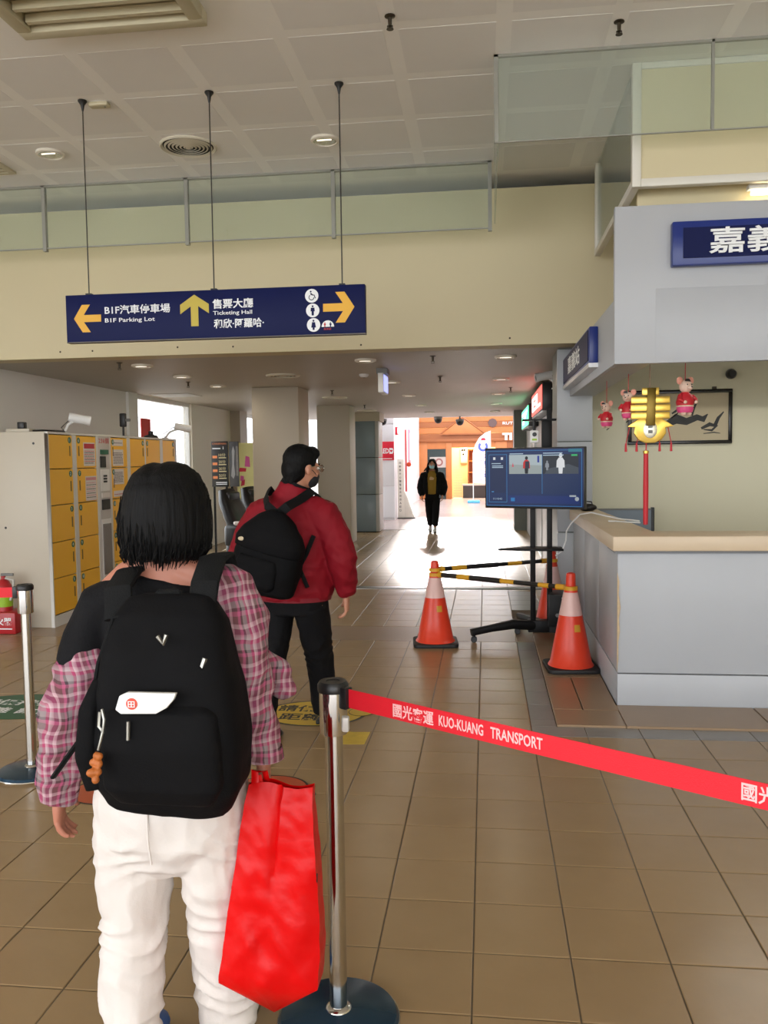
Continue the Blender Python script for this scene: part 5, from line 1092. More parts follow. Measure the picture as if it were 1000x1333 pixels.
def plaid_material():
    M = bpy.data.materials.new('plaid_cotton'); M.use_nodes = True; nt = M.node_tree; b = nt.nodes['Principled BSDF']; L = nt.links.new
    tc = nn(nt, 'ShaderNodeTexCoord'); sx = nn(nt, 'ShaderNodeSeparateXYZ')
    nz = nn(nt, 'ShaderNodeTexNoise'); nz.inputs['Scale'].default_value = 7; wv = nn(nt, 'ShaderNodeVectorMath', operation='MULTIPLY_ADD'); wv.inputs[1].default_value = (0.05, 0.05, 0.05)
    L(tc.outputs['Object'], nz.inputs['Vector']); L(nz.outputs['Color'], wv.inputs[0]); L(tc.outputs['Object'], wv.inputs[2]); L(wv.outputs[0], sx.inputs[0])
    ad = nn(nt, 'ShaderNodeMath', operation='MULTIPLY_ADD'); ad.inputs[1].default_value = 0.8; L(sx.outputs['Y'], ad.inputs[0]); L(sx.outputs['X'], ad.inputs[2])
    stops = [(0.0, srgb(129, 53, 84)), (0.14, srgb(129, 53, 84)), (0.15, srgb(190, 163, 166)), (0.24, srgb(177, 137, 146)), (0.25, srgb(96, 56, 61)), (0.42, srgb(103, 61, 65)), (0.43, srgb(168, 79, 111)), (0.52, srgb(177, 82, 118)), (0.53, srgb(60, 46, 53)), (0.60, srgb(67, 51, 56)), (0.61, srgb(146, 134, 135)), (0.76, srgb(137, 123, 127)), (0.77, srgb(168, 61, 101)), (0.86, srgb(159, 56, 94)), (0.87, srgb(196, 178, 180)), (1.0, srgb(163, 111, 127))]
    outs = []
    for src, per in ((ad.outputs[0], 0.075), (sx.outputs['Z'], 0.09)):
        dv = nn(nt, 'ShaderNodeMath', operation='DIVIDE'); dv.inputs[1].default_value = per; fr_ = nn(nt, 'ShaderNodeMath', operation='FRACT'); L(src, dv.inputs[0]); L(dv.outputs[0], fr_.inputs[0])
        cr_ = nn(nt, 'ShaderNodeValToRGB'); cr_.color_ramp.interpolation = 'LINEAR'; el = cr_.color_ramp.elements
        el[0].position, el[0].color = 0.0, (*stops[0][1], 1); el[1].position, el[1].color = 1.0, (*stops[-1][1], 1)
        for p, c in stops[1:-1]: e = el.new(p); e.color = (*c, 1)
        L(fr_.outputs[0], cr_.inputs[0]); outs.append(cr_.outputs[0])
    mx = nn(nt, 'ShaderNodeMix', data_type='RGBA'); mx.inputs[0].default_value = 0.45; L(outs[0], mx.inputs[6]); L(outs[1], mx.inputs[7]); L(mx.outputs[2], b.inputs['Base Color'])
    b.inputs['Roughness'].default_value = 0.8
    return M
PLAID = plaid_material()
WHITET = mat('white_trouser_cotton', srgb(214, 206, 200), 0.75, var=0.04, scale=5, bump=0.1, bscale=120)

# ---- woman with the black backpack, walking away
OX, OY = -0.79, 2.0
HM = Matrix.Translation((0.012, 0.03, 1.418)) @ Matrix.Rotation(R(4), 4, 'Z')
b = MB()
b.tube([(-0.01, 0, 0.70), (-0.01, 0, 0.86), (0, 0, 1.05), (0, 0, 1.17), (0, -0.002, 1.24), (0, 0.0, 1.275), (0.005, 0.005, 1.32), (0.01, 0.015, 1.40)], [(0.13, 0.09), (0.12, 0.085), (0.125, 0.09), (0.145, 0.08), (0.145, 0.062), (0.085, 0.055), (0.05, 0.05), (0.045, 0.05)], n=20, side=(1, 0, 0))
head_parts(b, HM)
for s in (-1, 1): b.tube([(0.0, 0.0, 1.315), (s*0.05, -0.005, 1.285), (s*0.10, -0.005, 1.262), (s*0.15, 0, 1.225)], [0.045, 0.045, 0.04, 0.035], n=12)
LS, LE, LW = (-0.165, 0, 1.20), (-0.245, -0.05, 0.935), (-0.318, 0.03, 0.71)
RS, RE, RW = (0.155, 0, 1.22), (0.205, -0.04, 1.02), (0.228, 0.02, 0.815)
b.tube([(-0.09, 0, 1.235), LS, LE, LW], [0.05, 0.05, 0.038, 0.026], n=14); b.tube([(0.09, 0, 1.235), RS, RE, RW], [0.05, 0.05, 0.038, 0.026], n=14)
hand_parts(b, (-0.321, 0.03, 0.70), (-0.10, 0.12, -1), (1, 0.25, 0), (-0.2, 1, 0), 20, 0.98, 0.5)
hand_parts(b, (0.230, 0.02, 0.80), (0.03, 0.06, -1), (-1, 0.0, 0), (0, 1, 0.1), 55, 0.92)
HIPL, HIPR = (-0.09, 0, 0.72), (0.085, 0, 0.72)
for hp_, kn, an in ((HIPL, (-0.105, 0.01, 0.40), (-0.10, -0.06, 0.10)), (HIPR, (0.105, 0.05, 0.40), (0.095, 0.10, 0.09))):
    b.tube([hp_, ((hp_[0]+kn[0])/2, (hp_[1]+kn[1])/2, 0.56), kn, an, (an[0], an[1]+0.01, 0.05)], [0.085, 0.07, 0.05, 0.036, 0.036], n=14)
    b.tube([(an[0], an[1]-0.02, 0.05), (an[0], an[1]+0.06, 0.05), (an[0], an[1]+0.13, 0.04)], [(0.03, 0.028), (0.034, 0.024), (0.03, 0.015)], n=12, side=(1, 0, 0))
woman = blend('person', b, 0.006, SKINH, None, 4); woman.location = (OX, OY, 0)
tag(woman, 'person in white trousers and slipped plaid shirt walking away with a large black backpack', 'person')
# hair: blunt bob
b = MB()
hz = [(1.55, 0.02, 0.02), (1.542, 0.05, 0.052), (1.52, 0.078, 0.085), (1.48, 0.100, 0.104), (1.44, 0.108, 0.11), (1.40, 0.112, 0.11), (1.36, 0.111, 0.105), (1.335, 0.102, 0.092), (1.32, 0.088, 0.078), (1.314, 0.07, 0.062)]
b.tube([(0.008-0.03*max(0, 1.4-z)*0.5, -0.005-0.03*(1.55-z), z) for z, _, _ in hz], [(r1, r2_) for _, r1, r2_ in hz], n=36, side=(1, 0, 0))
hair = blend('hair', b, 0.007, HAIR, woman, 2)
for v in hair.data.vertices:
    a = math.atan2(v.co.y, v.co.x-0.008); v.co.z += -0.016*max(0, 1.40-v.co.z)/0.1*(0.5+noise.noise(Vector((a*7, 1, 0)))*1.4); v.co += Vector((math.cos(a), math.sin(a), 0))*0.0035*noise.noise(Vector((a*16, v.co.z*4, 3)))
    if abs(v.co.x-0.0) < 0.02 and v.co.z > 1.50: v.co.z -= 0.007*(1-abs(v.co.x)/0.02)
b = MB(); rng = random.Random(3)
for k in range(420):                                        # loose strand ends
    a = rng.uniform(math.pi*0.93, math.pi*2.07); r_ = 0.107+rng.uniform(-0.006, 0.005); z0 = rng.uniform(1.33, 1.50)
    rr = r_*(0.86 if z0 > 1.47 else 0.99); c, s = math.cos(a), math.sin(a); zl = 1.30+rng.uniform(-0.012, 0.03)+0.03*max(0, abs(c)-0.5); q = 0.92 if zl < 1.30 else 0.98
    b.tube([(0.008+c*rr, -0.008+s*rr*0.95, z0), (0.004+c*(r_+0.003), -0.012+s*(r_)*0.95, (z0+zl)/2), (c*r_*q*0.9, -0.013+s*r_*q*0.86, zl)], [0.0018, 0.0022, 0.0007], n=4)
b.build('loose_strands', HAIR, hair, smooth=True, kind='stuff')
eyes(HM, woman)
# t-shirt
b = MB()
b.tube([(0, 0, 0.80), (0, 0, 1.0), (0, 0, 1.15), (0, 0, 1.205), (0, 0, 1.235), (0.005, 0.0, 1.262)], [(0.15, 0.11), (0.15, 0.112), (0.172, 0.105), (0.168, 0.085), (0.15, 0.074), (0.112, 0.066)], n=26, side=(1, 0, 0))
b.tube([(-0.10, 0, 1.22), (-0.165, -0.002, 1.19), (-0.205, -0.02, 1.10), (-0.225, -0.03, 1.04)], [0.06, 0.064, 0.062, 0.058], n=16); b.tube([(0.10, 0, 1.23), (0.165, 0, 1.2), (0.20, -0.02, 1.1)], [0.055, 0.058, 0.055], n=16)
blend('t_shirt', b, 0.007, BLKC, woman, 3, 0.003, 12)
# plaid shirt, slipped off the left shoulder
b = MB()
b.tube([(-0.19, -0.015, 1.09), (-0.212, -0.035, 1.02), (-0.245, -0.05, 0.94), (-0.272, -0.03, 0.85), (-0.298, -0.005, 0.77), (-0.32, 0.02, 0.69)], [0.058, 0.066, 0.064, 0.060, 0.056, 0.046], n=18)
b.tube([(0.12, 0.0, 1.245), (0.155, 0.0, 1.23), (0.19, -0.02, 1.16), (0.203, -0.035, 1.05), (0.213, -0.02, 0.95), (0.225, 0.005, 0.87), (0.232, 0.018, 0.81)], [0.055, 0.066, 0.070, 0.060, 0.052, 0.048, 0.042], n=18)
b.tube([(0, 0.01, 0.74), (0, 0.01, 0.86), (0, 0.01, 1.0), (0.01, 0.01, 1.09)], [(0.185, 0.125), (0.18, 0.125), (0.178, 0.125), (0.172, 0.12)], n=24, side=(1, 0, 0))
b.tube([(0.10, 0.02, 1.10), (0.12, 0.01, 1.20), (0.12, 0.0, 1.25)], [(0.09, 0.11), (0.07, 0.08), (0.05, 0.06)], n=16, side=(1, 0, 0))
b.tube([(0.18, 0.06, 1.05), (0.25, 0.08, 1.0), (0.285, 0.09, 0.945)], [(0.04, 0.045), (0.045, 0.03), (0.025, 0.015)], n=14)
ps_ = blend('plaid_shirt', b, 0.006, PLAID, woman, 2, 0.010, 17, (1, 1, 0.8), 2.0)
folds(ps_.data, [(0.96, 0.16, 0.007), (0.74, 0.1, 0.006)], 52)
for (x, y, z, dx) in ((-0.322, 0.025, 0.682, -0.012), (0.233, 0.02, 0.802, 0.0)):
    MB().tube([(x-dx, y, z+0.03), (x, y, z)], [0.046, 0.05], n=24, cap=False).build('cuff', PLAID, woman, smooth=True)
# trousers
b = MB()
b.tube([(0, 0, 0.90), (0, 0, 0.80), (0, -0.012, 0.70), (0, -0.012, 0.63), (0, -0.005, 0.57), (0, 0.0, 0.53)], [(0.15, 0.115), (0.18, 0.13), (0.193, 0.138), (0.188, 0.128), (0.15, 0.10), (0.07, 0.06)], n=26, side=(1, 0, 0), expo=2.3)
b.tube([(-0.098, -0.01, 0.66), (-0.104, -0.005, 0.52), (-0.112, 0.0, 0.38), (-0.108, -0.03, 0.24), (-0.105, -0.055, 0.13), (-0.10, -0.06, 0.075)], [(0.098, 0.11), (0.094, 0.10), (0.084, 0.088), (0.078, 0.08), (0.068, 0.074), (0.064, 0.072)], n=20, side=(1, 0, 0))
b.tube([(0.10, -0.01, 0.66), (0.105, 0.01, 0.52), (0.102, 0.045, 0.38), (0.10, 0.07, 0.24), (0.098, 0.09, 0.12), (0.095, 0.10, 0.065)], [(0.096, 0.11), (0.088, 0.10), (0.084, 0.088), (0.082, 0.08), (0.078, 0.076), (0.076, 0.076)], n=20, side=(1, 0, 0))
tr = blend('trousers', b, 0.006, WHITET, woman, 2, 0.007, 11, (1.0, 1, 0.8), 4.0)
folds(tr.data, [(0.60, 0.07, 0.009), (0.40, 0.10, 0.011), (0.16, 0.12, 0.014)], 46)
MB().tube([(-0.005, -0.155, 0.74), (-0.002, -0.160, 0.66), (0.0, -0.150, 0.60)], 0.003, n=6).build('seam', WHITET, tr, smooth=True)
SHB = mat('blue_shoe', srgb(36, 84, 150), 0.5)
shoe((-0.10, -0.05, 0.0), R(4), SHB, WHITE, woman); shoe((0.095, 0.11, 0.0), R(-4), SHB, WHITE, woman)
# backpack
NYL = mat('black_nylon', srgb(8, 8, 10), 0.8, var=0.12, scale=8, bump=0.12, bscale=220, spec=0.15); NYLG = mat('black_webbing', srgb(18, 19, 20), 0.85, spec=0.2, bump=0.3, bscale=300)
bp = thing('backpack', 'large black backpack with white emblem patch on the back of the person in white trousers', 'backpack', (OX+0.035, OY-0.20, 0.0))
def rr_loft(b, secs, n=32, expo=4.0):
    b.tube([(x, y, z) for x, y, z, _, _ in secs], [(rx, ry) for _, _, _, rx, ry in secs], n=n, side=(1, 0, 0), expo=expo)
b = MB(); rr_loft(b, [(0.035, 0.04, 0.772, 0.10, 0.045), (0.035, 0.03, 0.785, 0.145, 0.08), (0.04, 0.02, 0.83, 0.168, 0.10), (0.042, 0.015, 0.93, 0.174, 0.105), (0.04, 0.02, 1.04, 0.160, 0.10), (0.035, 0.03, 1.12, 0.145, 0.085), (0.035, 0.045, 1.19, 0.128, 0.065), (0.035, 0.06, 1.23, 0.10, 0.04), (0.035, 0.065, 1.24, 0.06, 0.02)])
body = blend('pack_body', b, 0.007, NYL, bp, 4, 0.004, 9)
b = MB(); rr_loft(b, [(0.05, -0.055, 0.80, 0.11, 0.02), (0.05, -0.065, 0.84, 0.135, 0.035), (0.05, -0.07, 0.93, 0.135, 0.04), (0.05, -0.065, 1.00, 0.125, 0.035), (0.05, -0.055, 1.02, 0.10, 0.02)]); blend('front_pocket', b, 0.007, NYL, bp, 3, 0.002, 9)
b = MB(); rr_loft(b, [(-0.115, 0.0, 0.82, 0.025, 0.07), (-0.128, 0.0, 0.90, 0.03, 0.085), (-0.12, 0.0, 1.0, 0.025, 0.08), (-0.105, 0.01, 1.06, 0.015, 0.06)]); blend('side_pocket', b, 0.007, NYL, bp, 3)
MB().tube([(-0.085, 0.03, 1.19), (-0.098, 0.06, 1.255), (-0.105, 0.14, 1.285), (-0.105, 0.22, 1.285), (-0.11, 0.29, 1.15)], [(0.034, 0.010)]*5, n=12, side=(1, 0, 0), expo=3.5).build('shoulder_strap', NYLG, bp, smooth=True)
MB().tube([(0.11, 0.03, 1.20), (0.112, 0.06, 1.27), (0.105, 0.14, 1.315), (0.10, 0.22, 1.315), (0.11, 0.30, 1.17)], [(0.034, 0.010)]*5, n=12, side=(1, 0, 0), expo=3.5).build('shoulder_strap', NYLG, bp, smooth=True)
MB().tube([(-0.01, 0.05, 1.232), (0.01, 0.04, 1.25), (0.055, 0.04, 1.25), (0.075, 0.05, 1.232)], 0.008, n=8).build('carry_handle', NYLG, bp, smooth=True)
MB().tube([(-0.10, 0.0, 0.99), (-0.15, -0.05, 0.93), (-0.215, -0.05, 0.845)], [(0.014, 0.006)]*3, n=8, side=(0, 1, 0)).build('loose_strap', NYLG, bp, smooth=True)
ZP = [(-0.128, -0.03, 0.86), (-0.128, -0.035, 1.0), (-0.11, -0.03, 1.10), (-0.08, -0.01, 1.20), (-0.02, 0.0, 1.205), (0.06, 0.0, 1.21), (0.14, -0.01, 1.15)]
MB().tube(ZP, 0.005, n=6).build('zip', NYLG, bp, smooth=True)
PM = FRONT((0.045, -0.106, 0.068))
MB().prism([(-0.078, 0.954), (-0.068, 0.984), (-0.05, 0.992), (0.058, 0.992), (0.052, 0.978), (0.036, 0.960), (0.012, 0.947), (-0.066, 0.945)], PM, 0.012).build('emblem_patch', WHITE, bp, bevel=0.002)
MB().lathe([(0.0125, 0.012), (0.0125, 0.0135)], M=PM @ Matrix.Translation((-0.040, 0.968, 0)), n=20).build('emblem_logo', mat('emblem_red', srgb(200, 70, 50), 0.5), bp)
text('⊞', 0.02, PM @ Matrix.Translation((-0.048, 0.961, 0.0137)), SIGNW, bp, width=0.015, height=0.013)
MB().tube([(-0.008, -0.11, 0.995), (-0.009, -0.112, 0.955)], 0.004, n=6).build('zip_pull', mat('zip_silver', srgb(150, 148, 140), 0.3, 0.8), bp); MB().tube([(0.045, -0.065, 1.17), (0.06, -0.07, 1.155), (0.066, -0.068, 1.175)], 0.005, n=6).build('buckle', mat('zip_silver', (0, 0, 0)), bp); MB().tube([(0.145, -0.05, 1.12), (0.135, -0.055, 1.09)], 0.006, n=6).build('zip_pull', mat('zip_silver', (0, 0, 0)), bp)
b = MB(); 
for k in range(9):
    a = k*0.7; b.ell((-0.078+0.009*math.cos(a*2), -0.125+0.008*math.sin(a), 0.922-0.0055*k+0.006*math.sin(a*3)), (0.009, 0.009, 0.009), 10, 6)
blend('orange_charm', b, 0.003, mat('charm_orange', srgb(168, 92, 34), 0.6, var=0.25, scale=60), bp, 1)
c0 = [(-0.066, -0.11, 1.02), (-0.058, -0.118, 1.0), (-0.062, -0.118, 0.972), (-0.072, -0.115, 0.985), (-0.070, -0.112, 1.015)]; MB().tube(c0, 0.0035, n=6).build('carabiner', mat('zip_silver', (0, 0, 0)), bp, smooth=True); MB().tube([(-0.062, -0.118, 0.975), (-0.066, -0.122, 0.955), (-0.072, -0.122, 0.935)], 0.003, n=6).build('key_ring', mat('zip_silver', (0, 0, 0)), bp, smooth=True)
# red shopping bag
RBAG = mat('red_plastic_bag', srgb(202, 6, 8), 0.36, var=0.08, scale=6, bump=0.35, bscale=16, spec=0.22); RBAG2 = mat('red_bag_gusset', srgb(196, 20, 20), 0.3, bump=0.25, bscale=14)
sb = thing('shopping_bag', 'red plastic shopping bag hanging from the hand of the person in white trousers', 'shopping bag', (OX+0.288, OY-0.05, 0.18))
lv = [(0.585, -0.072, 0.085, 0.012), (0.54, -0.085, 0.085, 0.026), (0.40, -0.105, 0.094, 0.045), (0.25, -0.130, 0.100, 0.058), (0.12, -0.150, 0.095, 0.062), (0.095, -0.153, 0.092, 0.055)]
def li(t):
    for (z0, a0, b0, d0), (z1, a1, b1, d1) in zip(lv, lv[1:]):
        if z1 <= t <= z0:
            u = (z0-t)/(z0-z1); return a0+(a1-a0)*u, b0+(b1-b0)*u, d0+(d1-d0)*u
    return lv[-1][1:]
vs = []; NX = 22; NZ = 40
zs = [lv[0][0]+(lv[-1][0]-lv[0][0])*k/NZ for k in range(NZ+1)]
for z in zs:
    xl, xr, dp = li(z); ring = []
    for sgn in (-1, 1):
        for k in (range(NX+1) if sgn < 0 else range(NX, -1, -1)):
            u = k/NX; x = xl+(xr-xl)*u; prof = 0.62+0.38*min(1, 5*min(u, 1-u))
            y = sgn*dp*prof
            y += 0.010*noise.noise(Vector((x*16, z*9, sgn)))+0.005*noise.noise(Vector((x*40+z*20, z*30, sgn+3)))
            if sgn < 0:
                cr1 = abs((u-0.48)-0.05*(z-0.3)); y += 0.012*max(0, 1-cr1/0.05)*max(0, min(1, (z-0.22)/0.2))           # centre fold
                c2 = abs((z-0.10)-0.16*(1-abs(u-0.45)*2.0)); y -= 0.007*max(0, 1-c2/0.02)                                # folded base triangle
            ring.append((x+0.004*noise.noise(Vector((z*14, u, 8))), y, z+(0.008*math.sin(u*math.pi*2) if z > 0.55 else 0)))
    vs += ring
n = 2*(NX+1); fs = [(i*n+q, i*n+(q+1) % n, (i+1)*n+(q+1) % n, (i+1)*n+q) for i in range(NZ) for q in range(n)]
o = len(vs); base = NZ*n; tipz = 0.02
vs += [(-0.02, -0.02, tipz), (-0.02, 0.02, tipz)]
for q in range(n):
    if q < NX: fs.append((base+q, base+q+1, o))
    elif q == NX: fs.append((base+q, base+q+1, o+1, o))
    elif q < n-1: fs.append((base+q, base+q+1, o+1))
    else: fs.append((base+q, base, o, o+1))
bg_ = MB().add(vs, fs).build('bag_body', RBAG, sb, smooth=True, ang=50)
MB().tube([(-0.045, -0.01, 0.575), (-0.055, 0.0, 0.60), (-0.055, 0.0, 0.585)], [(0.012, 0.003)]*3, n=6).build('handle', RBAG, sb); MB().tube([(-0.055, -0.015, 0.57), (-0.060, 0, 0.615), (-0.035, 0.0, 0.615), (-0.03, 0.01, 0.57)], [(0.010, 0.002)]*4, n=6).build('handle', RBAG, sb, smooth=True)
MB().tube([(0.085, -0.03, 0.34), (0.0935, -0.03, 0.36), (0.094, -0.03, 0.38)], 0.003, n=5).build('side_slit', INKB, sb)

# ---- man in the red jacket
b = MB(); MR = R(-10)
MHM = Matrix.Translation((0.06, 0.02, 1.505)) @ Matrix.Rotation(R(-38), 4, 'Z') @ Matrix.Rotation(R(-5), 4, 'X')
b.tube([(0, 0, 0.74), (0, 0, 0.95), (0, 0, 1.15), (0, 0, 1.28), (0, 0, 1.33), (0.01, 0.0, 1.38), (0.045, 0.01, 1.47)], [(0.16, 0.12), (0.17, 0.13), (0.18, 0.12), (0.17, 0.09), (0.11, 0.07), (0.065, 0.062), (0.058, 0.06)], n=20, side=(1, 0, 0)); head_parts(b, MHM)
for S_, E_, W_ in (((-0.20, 0, 1.28), (-0.30, -0.02, 1.02), (-0.285, 0.10, 0.82)), ((0.20, 0, 1.28), (0.295, -0.03, 1.02), (0.30, 0.04, 0.80))):
    b.tube([(S_[0]*0.5, 0, 1.28), S_, E_, W_], [0.06, 0.055, 0.044, 0.03], n=14)
hand_parts(b, (-0.285, 0.10, 0.80), (0, 0.15, -1), (1, 0, 0), (0, 1, 0), 30, 1.05); hand_parts(b, (0.30, 0.04, 0.79), (0.0, 0.1, -1), (-1, -0.2, 0), (-0.2, 1, 0), 26, 1.05, 0.4)
for hp_, kn, an in (((-0.10, 0, 0.76), (-0.10, -0.06, 0.44), (-0.065, -0.31, 0.13)), ((0.10, 0, 0.76), (0.09, 0.14, 0.43), (0.085, 0.24, 0.09))):
    b.tube([hp_, kn, an], [0.095, 0.058, 0.042], n=14); b.tube([(an[0], an[1]-0.01, an[2]-0.03), (an[0], an[1]+0.10, 0.045)], 0.032, n=10)
man = blend('person', b, 0.008, SKIN, None, 3); man.location = (-1.085, 4.64, 0); man.rotation_euler.z = MR
tag(man, 'person in dark red jacket and black trousers with small black rucksack, looking right', 'person')
eyes(MHM, man)
b = MB(); Q = MHM.to_3x3()
b.ell(MHM @ Vector((0, -0.022, 0.048)), (0.084, 0.098, 0.086), 20, 14, M=Q); b.ell(MHM @ Vector((0, -0.055, -0.01)), (0.077, 0.068, 0.085), 20, 14, M=Q); b.ell(MHM @ Vector((0, 0.045, 0.085)), (0.066, 0.05, 0.04), 16, 10, M=Q); b.ell(MHM @ Vector((0, -0.07, -0.06)), (0.055, 0.04, 0.05), 16, 10, M=Q)
blend('hair', b, 0.008, HAIR, man, 2, 0.004, 40)
BMASK = mat('black_mask', srgb(26, 27, 32), 0.8); b = MB(); b.ell(MHM @ Vector((0, 0.046, -0.062)), (0.056, 0.056, 0.05), 18, 12, M=Q); b.ell(MHM @ Vector((0, 0.075, -0.045)), (0.03, 0.036, 0.035), 14, 10, M=Q); mk = blend('face_mask', b, 0.006, BMASK, man, 2)
for s in (-1, 1): MB().tube([MHM @ Vector(p) for p in ((s*0.056, 0.06, -0.035), (s*0.07, 0.03, -0.015), (s*0.083, -0.012, 0.0))], 0.002, n=5).build('ear_loop', BMASK, mk)
gl = None
for s in (-1, 1):
    c = MHM @ Vector((s*0.034, 0.104, 0.004)); pts = [c + Q @ Vector((0.025*math.cos(a), 0.0, 0.019*math.sin(a))) for a in [k*math.pi/8 for k in range(17)]]
    gb = MB().tube(pts, 0.0022, n=6)
    if s == -1: gb.tube([MHM @ Vector((-0.010, 0.106, 0.008)), MHM @ Vector((0.010, 0.106, 0.008))], 0.002, n=6)
    for q in (1,): gb.tube([MHM @ Vector((s*0.058, 0.102, 0.010)), MHM @ Vector((s*0.078, 0.05, 0.010)), MHM @ Vector((s*0.080, -0.01, 0.006))], 0.0022, n=6)
    gg = gb.build('glasses_frame', STEEL, man, smooth=True); MB().lathe([(0.0, 0), (0.022, 0.0)], M=MHM @ face_matrix((s*0.034, 0.105, 0.004), (1, 0, 0), (0, 0, 1)), n=18).build('lens', WINGLASS, gg)
REDJ = mat('dark_red_nylon', srgb(128, 11, 28), 0.7, var=0.1, scale=6, spec=0.25)
b = MB()
b.tube([(0, 0, 0.775), (0, 0, 0.82), (0, 0, 0.95), (0, 0, 1.12), (0, 0, 1.22), (0, 0, 1.30), (0.01, 0.0, 1.36), (0.025, 0.005, 1.405)], [(0.215, 0.165), (0.23, 0.175), (0.24, 0.18), (0.235, 0.17), (0.205, 0.14), (0.15, 0.11), (0.105, 0.09), (0.085, 0.08)], n=28, side=(1, 0, 0))
b.tube([(-0.10, 0, 1.27), (-0.185, 0, 1.235), (-0.262, -0.015, 1.12), (-0.305, -0.02, 1.0), (-0.30, 0.05, 0.90), (-0.285, 0.10, 0.815)], [0.085, 0.095, 0.088, 0.082, 0.074, 0.052], n=18); b.tube([(0.10, 0, 1.27), (0.185, 0, 1.235), (0.262, -0.02, 1.12), (0.305, -0.035, 1.0), (0.308, 0.0, 0.90), (0.302, 0.035, 0.80)], [0.085, 0.095, 0.088, 0.082, 0.072, 0.050], n=18)
jk = blend('jacket', b, 0.008, REDJ, man, 3, 0.012, 11, (1, 1, 0.8), 7.0)
folds(jk.data, [(0.95, 0.2, 0.008)], 34)
MB().tube([(0.012, 0.0, 1.385), (0.03, 0.005, 1.425)], [(0.089, 0.085), (0.082, 0.08)], n=28, cap=False, side=(1, 0, 0)).build('collar', BLKC, jk, smooth=True); MB().tube([(0, 0, 0.765), (0, 0, 0.79)], [(0.218, 0.162), (0.224, 0.168)], n=30, cap=False, side=(1, 0, 0)).build('hem_band', mat('dark_red_rib', srgb(120, 16, 32), 0.7), jk, smooth=True)
for x, y, z in ((-0.285, 0.10, 0.805), (0.302, 0.036, 0.795)): MB().tube([(x, y-0.004, z+0.045), (x, y, z)], [0.052, 0.048], n=20, cap=False).build('cuff', mat('dark_red_rib', (0, 0, 0)), jk, smooth=True)
b = MB(); b.tube([(0, 0, 0.84), (0, 0, 0.76), (0, -0.005, 0.68)], [(0.19, 0.14), (0.195, 0.145), (0.175, 0.12)], n=24, side=(1, 0, 0))
b.tube([(-0.10, 0, 0.74), (-0.105, -0.04, 0.55), (-0.098, -0.12, 0.38), (-0.08, -0.25, 0.22), (-0.068, -0.315, 0.13)], [(0.10, 0.11), (0.088, 0.098), (0.078, 0.082), (0.07, 0.074), (0.066, 0.072)], n=18, side=(1, 0, 0)); b.tube([(0.10, 0, 0.74), (0.098, 0.08, 0.55), (0.09, 0.15, 0.40), (0.085, 0.21, 0.22), (0.085, 0.24, 0.055)], [(0.10, 0.11), (0.09, 0.10), (0.08, 0.085), (0.073, 0.078), (0.072, 0.08)], n=18, side=(1, 0, 0))
mt_ = blend('trousers', b, 0.008, BLKC, man, 3, 0.006, 9, (1, 1, 0.6), 9.0)
folds(mt_.data, [(0.45, 0.12, 0.009), (0.15, 0.1, 0.010)], 40)
BSH = mat('black_shoe', srgb(24, 23, 24), 0.35); shoe((-0.066, -0.30, 0.035), R(0), BSH, BLACK, man, 0.27, pitch=R(-14)); shoe((0.085, 0.25, 0.0), R(-6), BSH, BLACK, man, 0.27)
# rucksack
rk = thing('rucksack', 'small black drawstring rucksack slung askew on the dark red jacket', 'backpack', (-1.085, 4.64, 0), MR)
RM = Matrix.Translation((-0.02, -0.265, 1.065)) @ Matrix.Rotation(R(14), 4, 'Y')
b = MB(); secs = [(-0.235, 0.12, 0.05), (-0.21, 0.175, 0.09), (-0.10, 0.19, 0.105), (0.03, 0.18, 0.10), (0.10, 0.165, 0.085), (0.17, 0.10, 0.06), (0.21, 0.04, 0.035)]
b.tube([RM @ Vector((0, 0, z)) for z, _, _ in secs], [(rx, ry) for _, rx, ry in secs], n=28, side=RM.to_3x3() @ Vector((1, 0, 0)), expo=3.2); blend('pack_body', b, 0.008, NYL, rk, 3, 0.008, 8)
b = MB(); secs = [(0.0, 0.195, 0.10), (0.05, 0.195, 0.108), (0.11, 0.165, 0.095), (0.18, 0.10, 0.065), (0.225, 0.035, 0.03)]
b.tube([RM @ Vector((0, -0.012, z)) for z, _, _ in secs], [(rx, ry) for _, rx, ry in secs], n=28, side=RM.to_3x3() @ Vector((1, 0, 0)), expo=2.6); blend('flap', b, 0.008, NYL, rk, 2, 0.005, 8)
b = MB(); secs = [(-0.20, 0.10, 0.03), (-0.17, 0.125, 0.045), (-0.08, 0.125, 0.045), (-0.03, 0.11, 0.03)]
b.tube([RM @ Vector((-0.02, -0.085, z)) for z, _, _ in secs], [(rx, ry) for _, rx, ry in secs], n=24, side=RM.to_3x3() @ Vector((1, 0, 0)), expo=3.2); blend('front_pocket', b, 0.008, NYL, rk, 2, 0.004, 8)
top = RM @ Vector((0, 0.0, 0.20))
MB().tube([top, top+Vector((-0.06, -0.0, 0.05)), (-0.11, -0.11, 1.345), (-0.13, -0.02, 1.385), (-0.14, 0.09, 1.33)], [(0.024, 0.007)]*5, n=10, side=(1, 0, 0.6)).build('shoulder_strap', NYLG, rk, smooth=True)
MB().tube([top, top+Vector((0.06, 0.0, 0.045)), (0.10, -0.115, 1.335), (0.13, -0.02, 1.375), (0.14, 0.09, 1.33)], [(0.026, 0.007)]*5, n=10, side=(0.6, 0, -1)).build('shoulder_strap', NYLG, rk, smooth=True)
